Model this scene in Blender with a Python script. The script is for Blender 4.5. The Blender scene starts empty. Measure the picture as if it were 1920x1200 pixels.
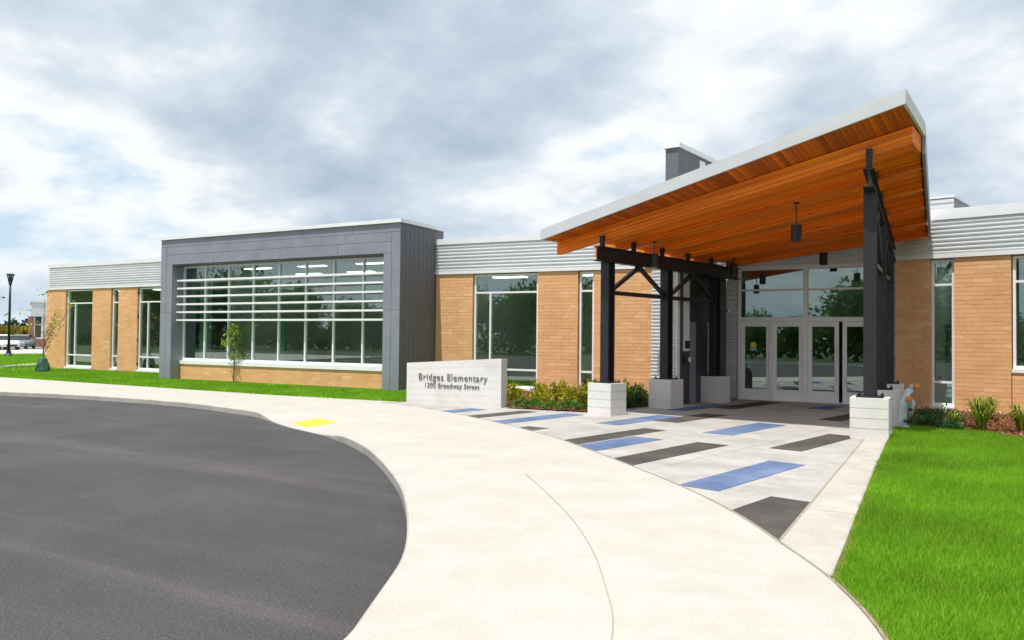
import bpy, bmesh, math, random
import numpy as np
from mathutils import Vector, Matrix
random.seed(7); RNG = np.random.default_rng(7)
S = bpy.context.scene
COL = S.collection
# ------------------------------------------------------------------ camera
F_PX, YAW, PIT, ROL, CAM_H = 1473.0, math.radians(28.84), math.radians(1.291), math.radians(.595), 1.65
cam = bpy.data.cameras.new('camera'); cam.sensor_width = 36; cam.lens = F_PX/1920*36
cam.clip_start = .05; cam.clip_end = 5000
cam_ob = bpy.data.objects.new('camera', cam); COL.objects.link(cam_ob)
CM = (Matrix.Rotation(YAW, 4, 'Z') @ Matrix.Rotation(math.pi/2+PIT, 4, 'X') @ Matrix.Rotation(ROL, 4, 'Z'))
cam_ob.matrix_world = Matrix.Translation((0, 0, CAM_H)) @ CM
S.camera = cam_ob
# ------------------------------------------------------------------ light
KX, KY = .05, .40                      # ground shift of a shadow per metre of height
SUN = Vector((-KX, -KY, 1)).normalized()
w = bpy.data.worlds.new('World'); S.world = w; w.use_nodes = True
nt = w.node_tree; nt.nodes.clear()
def wn(t, **k):
    n = nt.nodes.new(t)
    for a, b in k.items(): setattr(n, a, b)
    return n
L_ = nt.links.new
def wmath(op, a, b=None, clamp=False):
    n = wn('ShaderNodeMath', operation=op); n.use_clamp = clamp
    for i, v in enumerate((a, b)):
        if v is None: continue
        if isinstance(v, (int, float)): n.inputs[i].default_value = v
        else: L_(v, n.inputs[i])
    return n.outputs[0]
sky = wn('ShaderNodeTexSky', sky_type='NISHITA'); sky.sun_disc = False
sky.sun_elevation = math.asin(SUN.z); sky.sun_rotation = math.atan2(SUN.x, SUN.y)
sky.air_density = 1.0; sky.dust_density = 1.5
tc = wn('ShaderNodeTexCoord'); sx = wn('ShaderNodeSeparateXYZ'); L_(tc.outputs['Generated'], sx.inputs[0])
zz = wmath('ADD', wmath('MAXIMUM', sx.outputs[2], 0.0), .30)
cx = wn('ShaderNodeCombineXYZ'); L_(wmath('DIVIDE', sx.outputs[0], zz), cx.inputs[0]); L_(wmath('DIVIDE', sx.outputs[1], zz), cx.inputs[1])
def wnoise(scale, detail, rough, off, dist=0.0):
    m = wn('ShaderNodeMapping'); m.inputs['Location'].default_value = off
    m.inputs['Rotation'].default_value = (0, 0, .5); m.inputs['Scale'].default_value = (1, 1.0, 1)
    L_(cx.outputs[0], m.inputs[0])
    n = wn('ShaderNodeTexNoise'); n.inputs['Scale'].default_value = scale; n.inputs['Detail'].default_value = detail
    n.inputs['Roughness'].default_value = rough; n.inputs['Distortion'].default_value = dist
    L_(m.outputs[0], n.inputs['Vector']); return n.outputs[0]
def wramp(fac, stops):
    r = wn('ShaderNodeValToRGB'); r.color_ramp.interpolation = 'LINEAR'
    e = r.color_ramp.elements
    while len(e) < len(stops): e.new(.5)
    for q, (p, c) in zip(e, stops): q.position = p; q.color = (*c, 1)
    L_(fac, r.inputs[0]); return r.outputs[0]
def wmix(f, a, b):
    n = wn('ShaderNodeMix', data_type='RGBA')
    if isinstance(f, float): n.inputs[0].default_value = f
    else: L_(f, n.inputs[0])
    for i, v in ((6, a), (7, b)):
        if isinstance(v, tuple): n.inputs[i].default_value = (*v, 1)
        else: L_(v, n.inputs[i])
    return n.outputs[2]
big = wnoise(.85, 3, .5, (12.40, 8.14, 0), .2)
puff = wnoise(2.0, 11, .57, (4.65, 6.49, 0), .05)
dens = wmath('ADD', wmath('MULTIPLY', big, .50), wmath('MULTIPLY', puff, .50))
cover = wramp(dens, [(.385, (0, 0, 0)), (.455, (1, 1, 1))])
shade = wramp(dens, [(.44, (7.5, 7.6, 7.65)), (.487, (6.7, 7.0, 7.25)), (.525, (5.2, 5.8, 6.4)), (.58, (4.0, 4.75, 5.5)), (.67, (2.8, 3.5, 4.3))])
pale = wmix(.75, sky.outputs[0], (4.4, 5.9, 7.1))
clouds = wmix(cover, pale, shade)
hz = wmath('SUBTRACT', 1.0, wmath('MULTIPLY', sx.outputs[2], 6.0), True)
final = wmix(wmath('MULTIPLY', hz, .5), clouds, (5.4, 6.2, 7.2))
bg = wn('ShaderNodeBackground'); bg.inputs[1].default_value = .1
L_(final, bg.inputs[0]); wo = wn('ShaderNodeOutputWorld'); L_(bg.outputs[0], wo.inputs[0])
sl = bpy.data.lights.new('sun', 'SUN'); sl.energy = 3.8; sl.angle = math.radians(.7); sl.color = (1, .955, .89)
so = bpy.data.objects.new('sun', sl); COL.objects.link(so)
so.rotation_euler = (-SUN).to_track_quat('-Z', 'Y').to_euler(); so.location = (0, -20, 40)
S.view_settings.view_transform = 'Standard'; S.view_settings.look = 'None'
S.view_settings.exposure = 0.46; S.view_settings.gamma = 1; S.view_settings.use_curve_mapping = False
# ------------------------------------------------------------------ pixels to places
C0 = Vector((0, 0, CAM_H)); CR = CM.to_3x3()
def ray(x, y): return CR @ Vector((x-960, 600-y, -F_PX))
def G(x, y, z=0.0):
    d = ray(x, y); return C0 + d*((z-CAM_H)/d.z)
def onplane(x, y, p0, n):
    d = ray(x, y); return C0 + d*((p0-C0).dot(n)/d.dot(n))
def height_at(x, y, p):
    d = ray(x, y); t = (p.x*d.x+p.y*d.y)/(d.x**2+d.y**2); return (C0+d*t).z
DL = math.radians(12.58)
EX, EY, EZ = Vector((1, 0, 0)), Vector((0, 1, 0)), Vector((0, 0, 1))
BX, BY = Vector((math.cos(DL), -math.sin(DL), 0)), Vector((math.sin(DL), math.cos(DL), 0))
class Fr:                                   # a wall frame: a along the wall, d into the building, z up
    def __init__(s, o, ex, ey): s.o, s.ex, s.ey = o, ex, ey
    def p(s, a, d, z): return s.o + s.ex*a + s.ey*d + EZ*z
    def mat(s): return Matrix(((s.ex.x, s.ey.x, 0, s.o.x), (s.ex.y, s.ey.y, 0, s.o.y), (0, 0, 1, s.o.z), (0, 0, 0, 1)))
    def hit(s, x, y):
        P = onplane(x, y, s.o, s.ey) - s.o; return P.dot(s.ex), P.z
def FA(y): return Fr(Vector((0, y, 0)), EX, EY)
def FB(v): return Fr(BY*v, BX, BY)
def UV(u, v, z=0.0): return BX*u + BY*v + EZ*z
# ------------------------------------------------------------------ materials
MAT = {}
class N:
    def __init__(s, name, rough=.6, metal=0.0, spec=.5):
        s.m = bpy.data.materials.new(name); s.m.use_nodes = True; s.t = s.m.node_tree
        s.b = s.t.nodes['Principled BSDF']; s.b.inputs['Roughness'].default_value = rough
        s.b.inputs['Metallic'].default_value = metal; s.b.inputs['Specular IOR Level'].default_value = spec
        MAT[name] = s.m
    def n(s, t, **k):
        q = s.t.nodes.new(t)
        for a, b in k.items(): setattr(q, a, b)
        return q
    def l(s, a, b): s.t.links.new(a, b)
    def co(s, kind='Object', scale=(1, 1, 1), rot=(0, 0, 0)):
        if kind == 'World': o = s.n('ShaderNodeNewGeometry').outputs['Position']
        elif kind == 'UV': o = s.n('ShaderNodeTexCoord').outputs['UV']
        else: o = s.n('ShaderNodeTexCoord').outputs['Object']
        m = s.n('ShaderNodeMapping'); m.inputs['Scale'].default_value = scale; m.inputs['Rotation'].default_value = rot
        s.l(o, m.inputs[0]); return m.outputs[0]
    def noise(s, co, scale, detail=4, rough=.55, dist=0.0):
        q = s.n('ShaderNodeTexNoise'); s.l(co, q.inputs['Vector']); q.inputs['Scale'].default_value = scale
        q.inputs['Detail'].default_value = detail; q.inputs['Roughness'].default_value = rough; q.inputs['Distortion'].default_value = dist
        return q.outputs[0]
    def ramp(s, f, stops):
        r = s.n('ShaderNodeValToRGB'); e = r.color_ramp.elements
        while len(e) < len(stops): e.new(.5)
        for q, (p, c) in zip(e, stops): q.position = p; q.color = (*c, 1) if len(c) == 3 else c
        s.l(f, r.inputs[0]); return r.outputs[0]
    def mix(s, f, a, b, mode='MIX'):
        q = s.n('ShaderNodeMix', data_type='RGBA', blend_type=mode)
        for i, v in ((0, f), (6, a), (7, b)):
            if isinstance(v, (int, float)): q.inputs[i].default_value = v
            elif isinstance(v, tuple): q.inputs[i].default_value = (*v, 1)
            else: s.l(v, q.inputs[i])
        return q.outputs[2]
    def math(s, op, a, b=0.0, clamp=False):
        q = s.n('ShaderNodeMath', operation=op); q.use_clamp = clamp
        for i, v in ((0, a), (1, b)):
            if isinstance(v, (int, float)): q.inputs[i].default_value = v
            else: s.l(v, q.inputs[i])
        return q.outputs[0]
    def col(s, c):
        if isinstance(c, tuple): s.b.inputs['Base Color'].default_value = (*c, 1)
        else: s.l(c, s.b.inputs['Base Color'])
        return s
    def bump(s, h, strength=.3, dist=.01):
        q = s.n('ShaderNodeBump'); q.inputs['Strength'].default_value = strength; q.inputs['Distance'].default_value = dist
        s.l(h, q.inputs['Height']); s.l(q.outputs[0], s.b.inputs['Normal']); return s
def g3(v): return (v, v, v)
def simple(name, c, rough=.5, metal=0.0, var=.08, scale=6.0, kind='World', spec=.5):
    m = N(name, rough, metal, spec); f = m.noise(m.co(kind), scale, 5, .6)
    a = tuple(x*(1-var) for x in c); b = tuple(min(1, x*(1+var)) for x in c)
    m.col(m.ramp(f, [(.3, a), (.7, b)])); return m
def concrete(name, lo, hi, stain, bscale=55.0, fine=.06):
    m = N(name, .85, 0, .3); p = m.co('World')
    big = m.ramp(m.noise(p, .8, 9, .72), [(.3, lo), (.7, hi)])
    st = m.ramp(m.noise(p, 1.7, 7, .7, .6), [(.42, g3(1)), (.75, stain)])
    fn = m.ramp(m.noise(m.co('World', (1, 1, 1)), 42, 5, .85), [(.3, g3(1-fine*1.6)), (.6, g3(1))])
    m.col(m.mix(1.0, m.mix(1.0, big, st, 'MULTIPLY'), fn, 'MULTIPLY'))
    m.bump(m.noise(p, bscale, 4, .7), .12, .004); return m
concrete('walk', (.445, .422, .388), (.490, .467, .432), (.91, .895, .87), fine=.12)
concrete('jointpale', (.43, .405, .365), (.48, .45, .41), (.9, .9, .9))
concrete('plaza', (.35, .34, .325), (.49, .48, .46), (.74, .72, .68), fine=.12)
concrete('edging', (.42, .395, .355), (.50, .475, .43), (.82, .80, .76), fine=.12)
concrete('kerbface', (.36, .35, .33), (.46, .45, .42), (.7, .68, .64))
concrete('cast', (.66, .65, .63), (.74, .73, .71), (.86, .85, .83))
concrete('blue', (.080, .135, .29), (.215, .285, .43), (.55, .60, .68), fine=.38)
concrete('dark', (.042, .038, .036), (.135, .120, .108), (.70, .68, .65), fine=.32)
concrete('joint', (.30, .25, .20), (.36, .31, .25), (.8, .8, .8))
m = N('asphalt', .9, 0, .25); p = m.co('World')
big = m.ramp(m.noise(m.co('World', (.07, .5, 1), (0, 0, -.35)), 1.5, 8, .68, .5), [(.30, (.054, .051, .053)), (.52, (.068, .064, .066)), (.70, (.096, .091, .089))])
fn = m.ramp(m.noise(p, 60, 4, .85), [(.3, g3(.42)), (.5, g3(.95)), (.72, g3(2.0))])
pt = m.ramp(m.noise(p, .6, 5, .6), [(.35, g3(.88)), (.65, g3(1.1))])
vo = m.n('ShaderNodeTexVoronoi'); vo.inputs['Scale'].default_value = 9; m.l(p, vo.inputs['Vector'])
spk = m.ramp(vo.outputs['Distance'], [(.045, g3(1)), (.07, g3(0))])
thin = m.ramp(m.noise(p, 2.2, 3, .5), [(.52, g3(0)), (.62, g3(1))])
cc = m.mix(1.0, m.mix(1.0, big, fn, 'MULTIPLY'), pt, 'MULTIPLY')
m.col(m.mix(m.math('MULTIPLY', m.math('MULTIPLY', spk, thin), .75), cc, (.30, .27, .22)))
m.bump(m.noise(p, 70, 4, .85), .8, .006)
# brick: a tone per piece
m = N('brick', .85, 0, .25); oi = m.n('ShaderNodeObjectInfo'); ge = m.n('ShaderNodeNewGeometry')
r = m.math('FRACT', m.math('ADD', oi.outputs['Random'], ge.outputs['Random Per Island']))
base = m.ramp(r, [(0, (.67, .365, .175)), (.3, (.71, .40, .195)), (.6, (.73, .42, .215)), (.85, (.69, .37, .17)), (1, (.77, .48, .27))])
ns = m.ramp(m.noise(m.co('World'), 38, 4, .7), [(.3, g3(.86)), (.7, g3(1.08))])
wth = m.ramp(m.noise(m.co('World', (1, 1, .35)), 1.1, 6, .65), [(.3, g3(.88)), (.7, g3(1.06))])
m.col(m.mix(1.0, m.mix(1.0, base, ns, 'MULTIPLY'), wth, 'MULTIPLY')); m.bump(m.noise(m.co('World'), 90, 3, .7), .25, .003)
simple('mortar', (.62, .42, .25), .9, 0, .1, 20)
m = N('farbrick', .9); m.col(m.ramp(m.noise(m.co('World', (1, 1, 8)), 3, 3), [(.3, (.26, .12, .085)), (.7, (.36, .18, .12))]))
m = N('cladding', .42, .3, .5); m.col(m.ramp(m.noise(m.co('World', (.6, .6, 2)), 1.2, 5), [(.3, (.66, .68, .705)), (.7, (.74, .755, .775))]))
simple('coping', (.76, .775, .79), .4, .15, .05, 2)
simple('fasciametal', (.56, .575, .60), .45, .15, .05, 2)
simple('alu', (.86, .87, .88), .45, .0, .05, 3)
simple('whitealu', (.80, .81, .82), .45, .1, .04, 3)
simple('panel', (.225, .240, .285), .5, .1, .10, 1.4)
simple('panelshade', (.120, .124, .142), .55, .1, .13, 1.4)  # dark grey; on the bay it puts the side's shade into the colour
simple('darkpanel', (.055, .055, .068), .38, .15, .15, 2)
simple('steel', (.026, .026, .030), .42, .3, .25, 8)
simple('black', (.012, .012, .013), .4, 0, .2, 8)
simple('roofing', (.30, .30, .30), .9, 0, .1, 2)
simple('rubber', (.02, .02, .02), .9, 0, .2, 30)
simple('yellow', (.76, .64, .06), .75, 0, .08, 9)
simple('orange', (.72, .20, .03), .5, 0, .08, 9)
simple('redpaint', (.5, .035, .02), .45, 0, .08, 9)
simple('palegrey', (.50, .56, .58), .5, .2, .1, 9)
simple('letter', (.22, .215, .21), .5, .4, .12, 20)
simple('stickerblue', (.35, .55, .75), .5, 0, .05, 9)
simple('lamppost', (.012, .016, .026), .4, .3, .2, 9)
simple('bag', (.025, .085, .062), .6, 0, .35, 12)
simple('bark', (.12, .085, .062), .9, 0, .3, 30)
simple('twig', (.17, .09, .065), .85, 0, .3, 30)
simple('roomwall', (.48, .49, .46), .9, 0, .06, 1)
simple('roomfloor', (.13, .12, .11), .6, 0, .12, 2)
simple('roomceil', (.45, .45, .44), .9, 0, .05, 1)
simple('roomteal', (.42, .56, .52), .7, 0, .06, 1)
simple('roomdark', (.05, .045, .04), .7, 0, .3, 3)
simple('shelfwood', (.28, .20, .13), .6, 0, .2, 9)
simple('siding', (.68, .68, .66), .7, 0, .06, 2)
simple('shingle', (.07, .07, .075), .9, 0, .3, 6)
simple('carwhite', (.75, .76, .78), .25, 0, .03, 2)
simple('carsilver', (.30, .34, .39), .28, .6, .06, 2)
simple('rim', (.4, .4, .42), .3, .8, .1, 5)
simple('taillight', (.5, .03, .02), .3, 0, .1, 5)
simple('ground', (.07, .105, .03), .95, 0, .35, .2)
simple('lot', (.20, .20, .20), .9, 0, .15, .6)
simple('hill', (.035, .060, .040), .95, 0, .35, .05)
simple('soil', (.12, .26, .012), .95, 0, .3, 9)
# timber with grain along U
m = N('timber', .55, 0, .35); oi = m.n('ShaderNodeObjectInfo')
uvv = m.co('UV', (.55, 26, 1)); loc = m.n('ShaderNodeVectorMath', operation='ADD'); cb = m.n('ShaderNodeCombineXYZ')
m.l(m.math('MULTIPLY', oi.outputs['Random'], 40), cb.inputs[0]); m.l(m.math('MULTIPLY', oi.outputs['Random'], 90), cb.inputs[1])
m.l(uvv, loc.inputs[0]); m.l(cb.outputs[0], loc.inputs[1])
gr = m.ramp(m.noise(loc.outputs[0], 1.1, 6, .62, .5), [(.28, (.56, .080, .001)), (.44, (.88, .175, .002)), (.56, (.98, .245, .003)), (.72, (.98, .40, .02))])
lam = m.noise(loc.outputs[0], .35, 2, .5)
tone = m.ramp(oi.outputs['Random'], [(0, g3(.82)), (.5, g3(1.0)), (1, g3(1.14))])
su = m.n('ShaderNodeSeparateXYZ'); m.l(m.co('UV'), su.inputs[0])
ln = m.math('ABSOLUTE', m.math('SUBTRACT', m.math('FRACT', m.math('DIVIDE', su.outputs[1], .047)), .5))
line = m.ramp(ln, [(.0, g3(.62)), (.055, g3(1))])
lc = m.ramp(m.noise(m.co('UV', (.22, 21.3, 1)), 1.0, 0), [(.3, g3(.74)), (.7, g3(1.15))])
vk = m.n('ShaderNodeTexVoronoi'); vk.inputs['Scale'].default_value = 1.0; m.l(m.co('UV', (1.5, 13, 1)), vk.inputs['Vector'])
kn = m.ramp(vk.outputs['Distance'], [(.06, g3(.35)), (.13, g3(1))])
m.col(m.mix(1.0, m.mix(1.0, m.mix(1.0, m.mix(1.0, gr, tone, 'MULTIPLY'), line, 'MULTIPLY'), lc, 'MULTIPLY'), kn, 'MULTIPLY'))
m = N('board', .55, 0, .35); oi = m.n('ShaderNodeObjectInfo')
gr = m.ramp(m.noise(m.co('UV', (.8, 22, 1)), 1.2, 5, .6, .4), [(.3, (.30, .045, .001)), (.55, (.48, .095, .002)), (.75, (.62, .165, .008))])
tone = m.ramp(oi.outputs['Random'], [(0, g3(.62)), (.5, g3(.95)), (.85, g3(1.1)), (1, g3(1.5))])
m.col(m.mix(1.0, gr, tone, 'MULTIPLY'))
# glass: thin pane, see-through with a mirror share that grows at grazing angles
def glass(name, tint, f0):
    mm = bpy.data.materials.new(name); mm.use_nodes = True; t = mm.node_tree; t.nodes.clear(); MAT[name] = mm
    lw = t.nodes.new('ShaderNodeLayerWeight'); lw.inputs[0].default_value = .5
    pw = t.nodes.new('ShaderNodeMath'); pw.operation = 'POWER'; pw.inputs[1].default_value = 4.0; t.links.new(lw.outputs['Facing'], pw.inputs[0])
    ma = t.nodes.new('ShaderNodeMath'); ma.operation = 'MULTIPLY_ADD'; ma.inputs[1].default_value = 1-f0; ma.inputs[2].default_value = f0; t.links.new(pw.outputs[0], ma.inputs[0])
    tr = t.nodes.new('ShaderNodeBsdfTransparent'); tr.inputs[0].default_value = (*tint, 1)
    gl = t.nodes.new('ShaderNodeBsdfGlossy'); gl.inputs['Roughness'].default_value = .01; gl.inputs[0].default_value = (.88, .95, .95, 1)
    mx = t.nodes.new('ShaderNodeMixShader'); o = t.nodes.new('ShaderNodeOutputMaterial')
    t.links.new(ma.outputs[0], mx.inputs[0]); t.links.new(tr.outputs[0], mx.inputs[1]); t.links.new(gl.outputs[0], mx.inputs[2]); t.links.new(mx.outputs[0], o.inputs[0])
glass('glass', (.66, .80, .74), .18); glass('cabglass', (.10, .12, .13), .12)
def leafmat(name, stops, trans=.35, scale=1.3):
    mm = N(name, .55, 0, .3); ge = mm.n('ShaderNodeNewGeometry')
    c = mm.ramp(ge.outputs['Random Per Island'], stops)
    c = mm.mix(1.0, c, mm.ramp(mm.noise(mm.co('World'), scale, 3), [(.3, g3(.75)), (.7, g3(1.2))]), 'MULTIPLY')
    mm.col(c)
    tl = mm.n('ShaderNodeBsdfTranslucent'); mm.l(c, tl.inputs[0]); mx = mm.n('ShaderNodeMixShader'); mx.inputs[0].default_value = trans
    out = mm.t.nodes['Material Output']; mm.l(mm.b.outputs[0], mx.inputs[1]); mm.l(tl.outputs[0], mx.inputs[2]); mm.l(mx.outputs[0], out.inputs[0])
leafmat('turf', [(0, (.11, .31, .006)), (.5, (.18, .43, .010)), (.85, (.28, .50, .024)), (1, (.46, .48, .09))], .42, .7)
leafmat('treeleaf', [(0, (.06, .12, .03)), (.6, (.10, .18, .04)), (1, (.16, .25, .06))], .5)
leafmat('youngleaf', [(0, (.14, .28, .02)), (.6, (.24, .38, .03)), (1, (.36, .46, .05))])
leafmat('perennial', [(0, (.13, .20, .015)), (.4, (.29, .33, .02)), (.75, (.50, .44, .03)), (1, (.55, .28, .03))])
leafmat('lily', [(0, (.10, .19, .02)), (.55, (.26, .31, .03)), (1, (.50, .40, .06))])
leafmat('juniper', [(0, (.03, .09, .03)), (.6, (.06, .16, .05)), (1, (.11, .23, .08))])
leafmat('lowgreen', [(0, (.05, .15, .02)), (.6, (.09, .22, .03)), (1, (.17, .28, .04))])
leafmat('deepgreen', [(0, (.025, .065, .012)), (.7, (.05, .11, .02)), (1, (.10, .12, .02))])  # deep green for the clumps behind the front plinth and the pot
leafmat('crop', [(0, (.16, .17, .02)), (.6, (.30, .27, .03)), (1, (.22, .11, .03))], .2, .1)
leafmat('farleaf', [(0, (.025, .05, .028)), (1, (.05, .08, .045))], .2, .05)
m = N('mulch', .95, 0, .2); ge = m.n('ShaderNodeNewGeometry')
m.col(m.mix(1.0, m.ramp(ge.outputs['Random Per Island'], [(0, (.11, .045, .022)), (.5, (.22, .09, .04)), (.9, (.34, .16, .075)), (1, (.48, .30, .18))]), m.ramp(m.noise(m.co('World'), 30, 3), [(.3, g3(.6)), (.7, g3(1.1))]), 'MULTIPLY'))
mm = bpy.data.materials.new('lampglow'); mm.use_nodes = True; MAT['lampglow'] = mm
mm.node_tree.nodes['Principled BSDF'].inputs['Emission Color'].default_value = (1, .95, .85, 1); mm.node_tree.nodes['Principled BSDF'].inputs['Emission Strength'].default_value = 7.0
# ------------------------------------------------------------------ builders
W = {}
def link(o, parent=None, M=None):
    COL.objects.link(o); M = M or Matrix.Identity(4)
    if parent is not None:
        o.parent = parent; o.matrix_parent_inverse = W[parent.name].inverted()
    o.matrix_basis = M; W[o.name] = M.copy(); return o
def tag(o, label=None, cat=None, group=None, kind=None):
    if label: o['label'] = label
    if cat: o['category'] = cat
    if group: o['group'] = group
    if kind: o['kind'] = kind
    return o
def empty(name, loc, label, cat, group=None, rz=0.0):
    o = bpy.data.objects.new(name, None); o.empty_display_size = .2
    link(o, None, Matrix.Translation(loc) @ Matrix.Rotation(rz, 4, 'Z')); return tag(o, label, cat, group)
class MB:
    def __init__(s): s.v, s.f, s.uv = [], [], []
    def add(s, vs, fs, uvs=None):
        b = len(s.v); s.v += [tuple(q) for q in vs]; s.f += [tuple(b+i for i in f) for f in fs]
        if uvs: s.uv += uvs
        return s
    def hexa(s, P):                       # 8 corners: bottom ring ccw then top ring
        return s.add(P, [(3, 2, 1, 0), (4, 5, 6, 7), (0, 1, 5, 4), (1, 2, 6, 5), (2, 3, 7, 6), (3, 0, 4, 7)])
    def box(s, x0, x1, y0, y1, z0, z1):
        return s.hexa([(x0, y0, z0), (x1, y0, z0), (x1, y1, z0), (x0, y1, z0), (x0, y0, z1), (x1, y0, z1), (x1, y1, z1), (x0, y1, z1)])
    def fb(s, F, a0, a1, d0, d1, z0, z1):
        return s.hexa([F.p(a0, d0, z0), F.p(a1, d0, z0), F.p(a1, d1, z0), F.p(a0, d1, z0), F.p(a0, d0, z1), F.p(a1, d0, z1), F.p(a1, d1, z1), F.p(a0, d1, z1)])
    def bar(s, p, q, wv, hv):             # bar from p to q, half-width vector wv, half-height vector hv, with grain uvs
        p, q, wv, hv = Vector(p), Vector(q), Vector(wv), Vector(hv); Ln = (q-p).length
        c = [(p, -1, -1), (p, 1, -1), (p, 1, 1), (p, -1, 1), (q, -1, -1), (q, 1, -1), (q, 1, 1), (q, -1, 1)]
        P = [o+wv*a+hv*b for o, a, b in c]
        t = [0]*4+[Ln]*4; hh = hv.length; ww = wv.length
        fs = [(0, 1, 2, 3), (7, 6, 5, 4), (0, 4, 5, 1), (1, 5, 6, 2), (2, 6, 7, 3), (3, 7, 4, 0)]
        uvs = []
        for f in fs:
            for i in f: uvs.append((t[i], c[i][2]*hh + (c[i][1]*ww*1.0 if f in (fs[2], fs[4]) else 0) + .023))
        return s.add(P, fs, uvs)
    def tube(s, pts, radii, n=8, cap=True):
        pts = [Vector(q) for q in pts]; rings = []
        for i, q in enumerate(pts):
            d = (pts[min(i+1, len(pts)-1)]-pts[max(i-1, 0)]).normalized()
            a = d.orthogonal().normalized() if abs(d.z) < .95 else Vector((1, 0, 0)); b = d.cross(a).normalized(); a = b.cross(d)
            rings.append([q+(a*math.cos(2*math.pi*k/n)+b*math.sin(2*math.pi*k/n))*radii[i] for k in range(n)])
        vs = [q for r in rings for q in r]
        fs = [(i*n+k, i*n+(k+1) % n, (i+1)*n+(k+1) % n, (i+1)*n+k) for i in range(len(pts)-1) for k in range(n)]
        if cap: fs += [tuple(range(n-1, -1, -1)), tuple(range((len(pts)-1)*n, len(pts)*n))]
        return s.add(vs, fs)
    def lathe(s, c, prof, n=16):          # prof: (radius, z)
        c = Vector(c); vs = [(c.x+r*math.cos(2*math.pi*k/n), c.y+r*math.sin(2*math.pi*k/n), c.z+z) for r, z in prof for k in range(n)]
        fs = [(i*n+k, i*n+(k+1) % n, (i+1)*n+(k+1) % n, (i+1)*n+k) for i in range(len(prof)-1) for k in range(n)]
        fs += [tuple(range(n-1, -1, -1)), tuple(range((len(prof)-1)*n, len(prof)*n))]
        return s.add(vs, fs)
    def prism(s, pts, z0, z1):            # ccw outline
        n = len(pts); vs = [(q[0], q[1], z0) for q in pts]+[(q[0], q[1], z1) for q in pts]
        return s.add(vs, [tuple(range(n-1, -1, -1)), tuple(range(n, 2*n))]+[(i, (i+1) % n, n+(i+1) % n, n+i) for i in range(n)])
    def build(s, name, mat, parent=None, smooth=False, bevel=0.0, M=None):
        v = np.array(s.v, float); 
        if M is None:
            c = Vector(((v[:, 0].min()+v[:, 0].max())/2, (v[:, 1].min()+v[:, 1].max())/2, v[:, 2].min()))
            v = v - np.array(c); M = Matrix.Translation(c)
        me = bpy.data.meshes.new(name); me.from_pydata([tuple(q) for q in v], [], s.f)
        if s.uv and len(s.uv) == len(me.loops):
            ul = me.uv_layers.new(name='UVMap'); ul.data.foreach_set('uv', np.array(s.uv, float).ravel())
        me.materials.append(MAT[mat])
        if bevel > 0:
            bm = bmesh.new(); bm.from_mesh(me); bmesh.ops.bevel(bm, geom=bm.edges[:], offset=bevel, segments=1, affect='EDGES', clamp_overlap=True); bm.to_mesh(me); bm.free()
        if smooth: me.polygons.foreach_set('use_smooth', [True]*len(me.polygons))
        me.update()
        return link(bpy.data.objects.new(name, me), parent, M)
def thing_mb(mb, name, mat, label, cat, group=None, **k): return tag(mb.build(name, mat, **k), label, cat, group)
def copy_tree(o, M):
    c = o.copy(); COL.objects.link(c); c.matrix_basis = M; W[c.name] = M.copy()
    for ch in list(o.children):
        d = ch.copy(); COL.objects.link(d); d.parent = c; d.matrix_parent_inverse = ch.matrix_parent_inverse.copy(); W[d.name] = M @ W[o.name].inverted() @ W[ch.name]
        for gch in list(ch.children):
            e = gch.copy(); COL.objects.link(e); e.parent = d; e.matrix_parent_inverse = gch.matrix_parent_inverse.copy(); W[e.name] = M @ W[o.name].inverted() @ W[gch.name]
    return c
def struct(mb, name, mat, parent=None, **k):
    o = mb.build(name, mat, parent, **k)
    if parent is None: o['kind'] = 'structure'
    return o
def smooth_line(pts, n=6):
    P = [Vector((q[0], q[1], 0)) for q in pts]; out = []
    for i in range(len(P)-1):
        p0, p1, p2, p3 = P[max(i-1, 0)], P[i], P[i+1], P[min(i+2, len(P)-1)]
        for k in range(n):
            t = k/n; out.append(.5*((2*p1)+(p2-p0)*t+(2*p0-5*p1+4*p2-p3)*t*t+(3*p1-p0-3*p2+p3)*t**3))
    out.append(P[-1]); return [(q.x, q.y) for q in out]
def soften(pts, k=2):
    for _ in range(k):
        pts = [pts[0]]+[tuple(.25*pts[i-1][j]+.5*pts[i][j]+.25*pts[i+1][j] for j in (0, 1)) for i in range(1, len(pts)-1)]+[pts[-1]]
    return pts
def stuff_mesh(name, V, Fn, mat, k, label=None, cat=None, parent=None):   # V (n*k,3): islands of k verts
    me = bpy.data.meshes.new(name); n = len(V)//k
    me.vertices.add(len(V)); me.vertices.foreach_set('co', V.astype(np.float32).ravel())
    me.loops.add(n*k); me.loops.foreach_set('vertex_index', np.arange(n*k, dtype=np.int32))
    me.polygons.add(n); me.polygons.foreach_set('loop_start', np.arange(0, n*k, k, dtype=np.int32))
    me.polygons.foreach_set('loop_total', np.full(n, k, dtype=np.int32)); me.update(calc_edges=True)
    me.materials.append(MAT[mat]); return me
def inpoly(x, y, poly):
    ins = np.zeros(len(x), bool); n = len(poly)
    for i in range(n):
        x0, y0 = poly[i]; x1, y1 = poly[(i+1) % n]
        if y0 == y1: continue
        ins ^= ((y0 > y) != (y1 > y)) & (x < (x1-x0)*(y-y0)/(y1-y0)+x0)
    return ins
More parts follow.
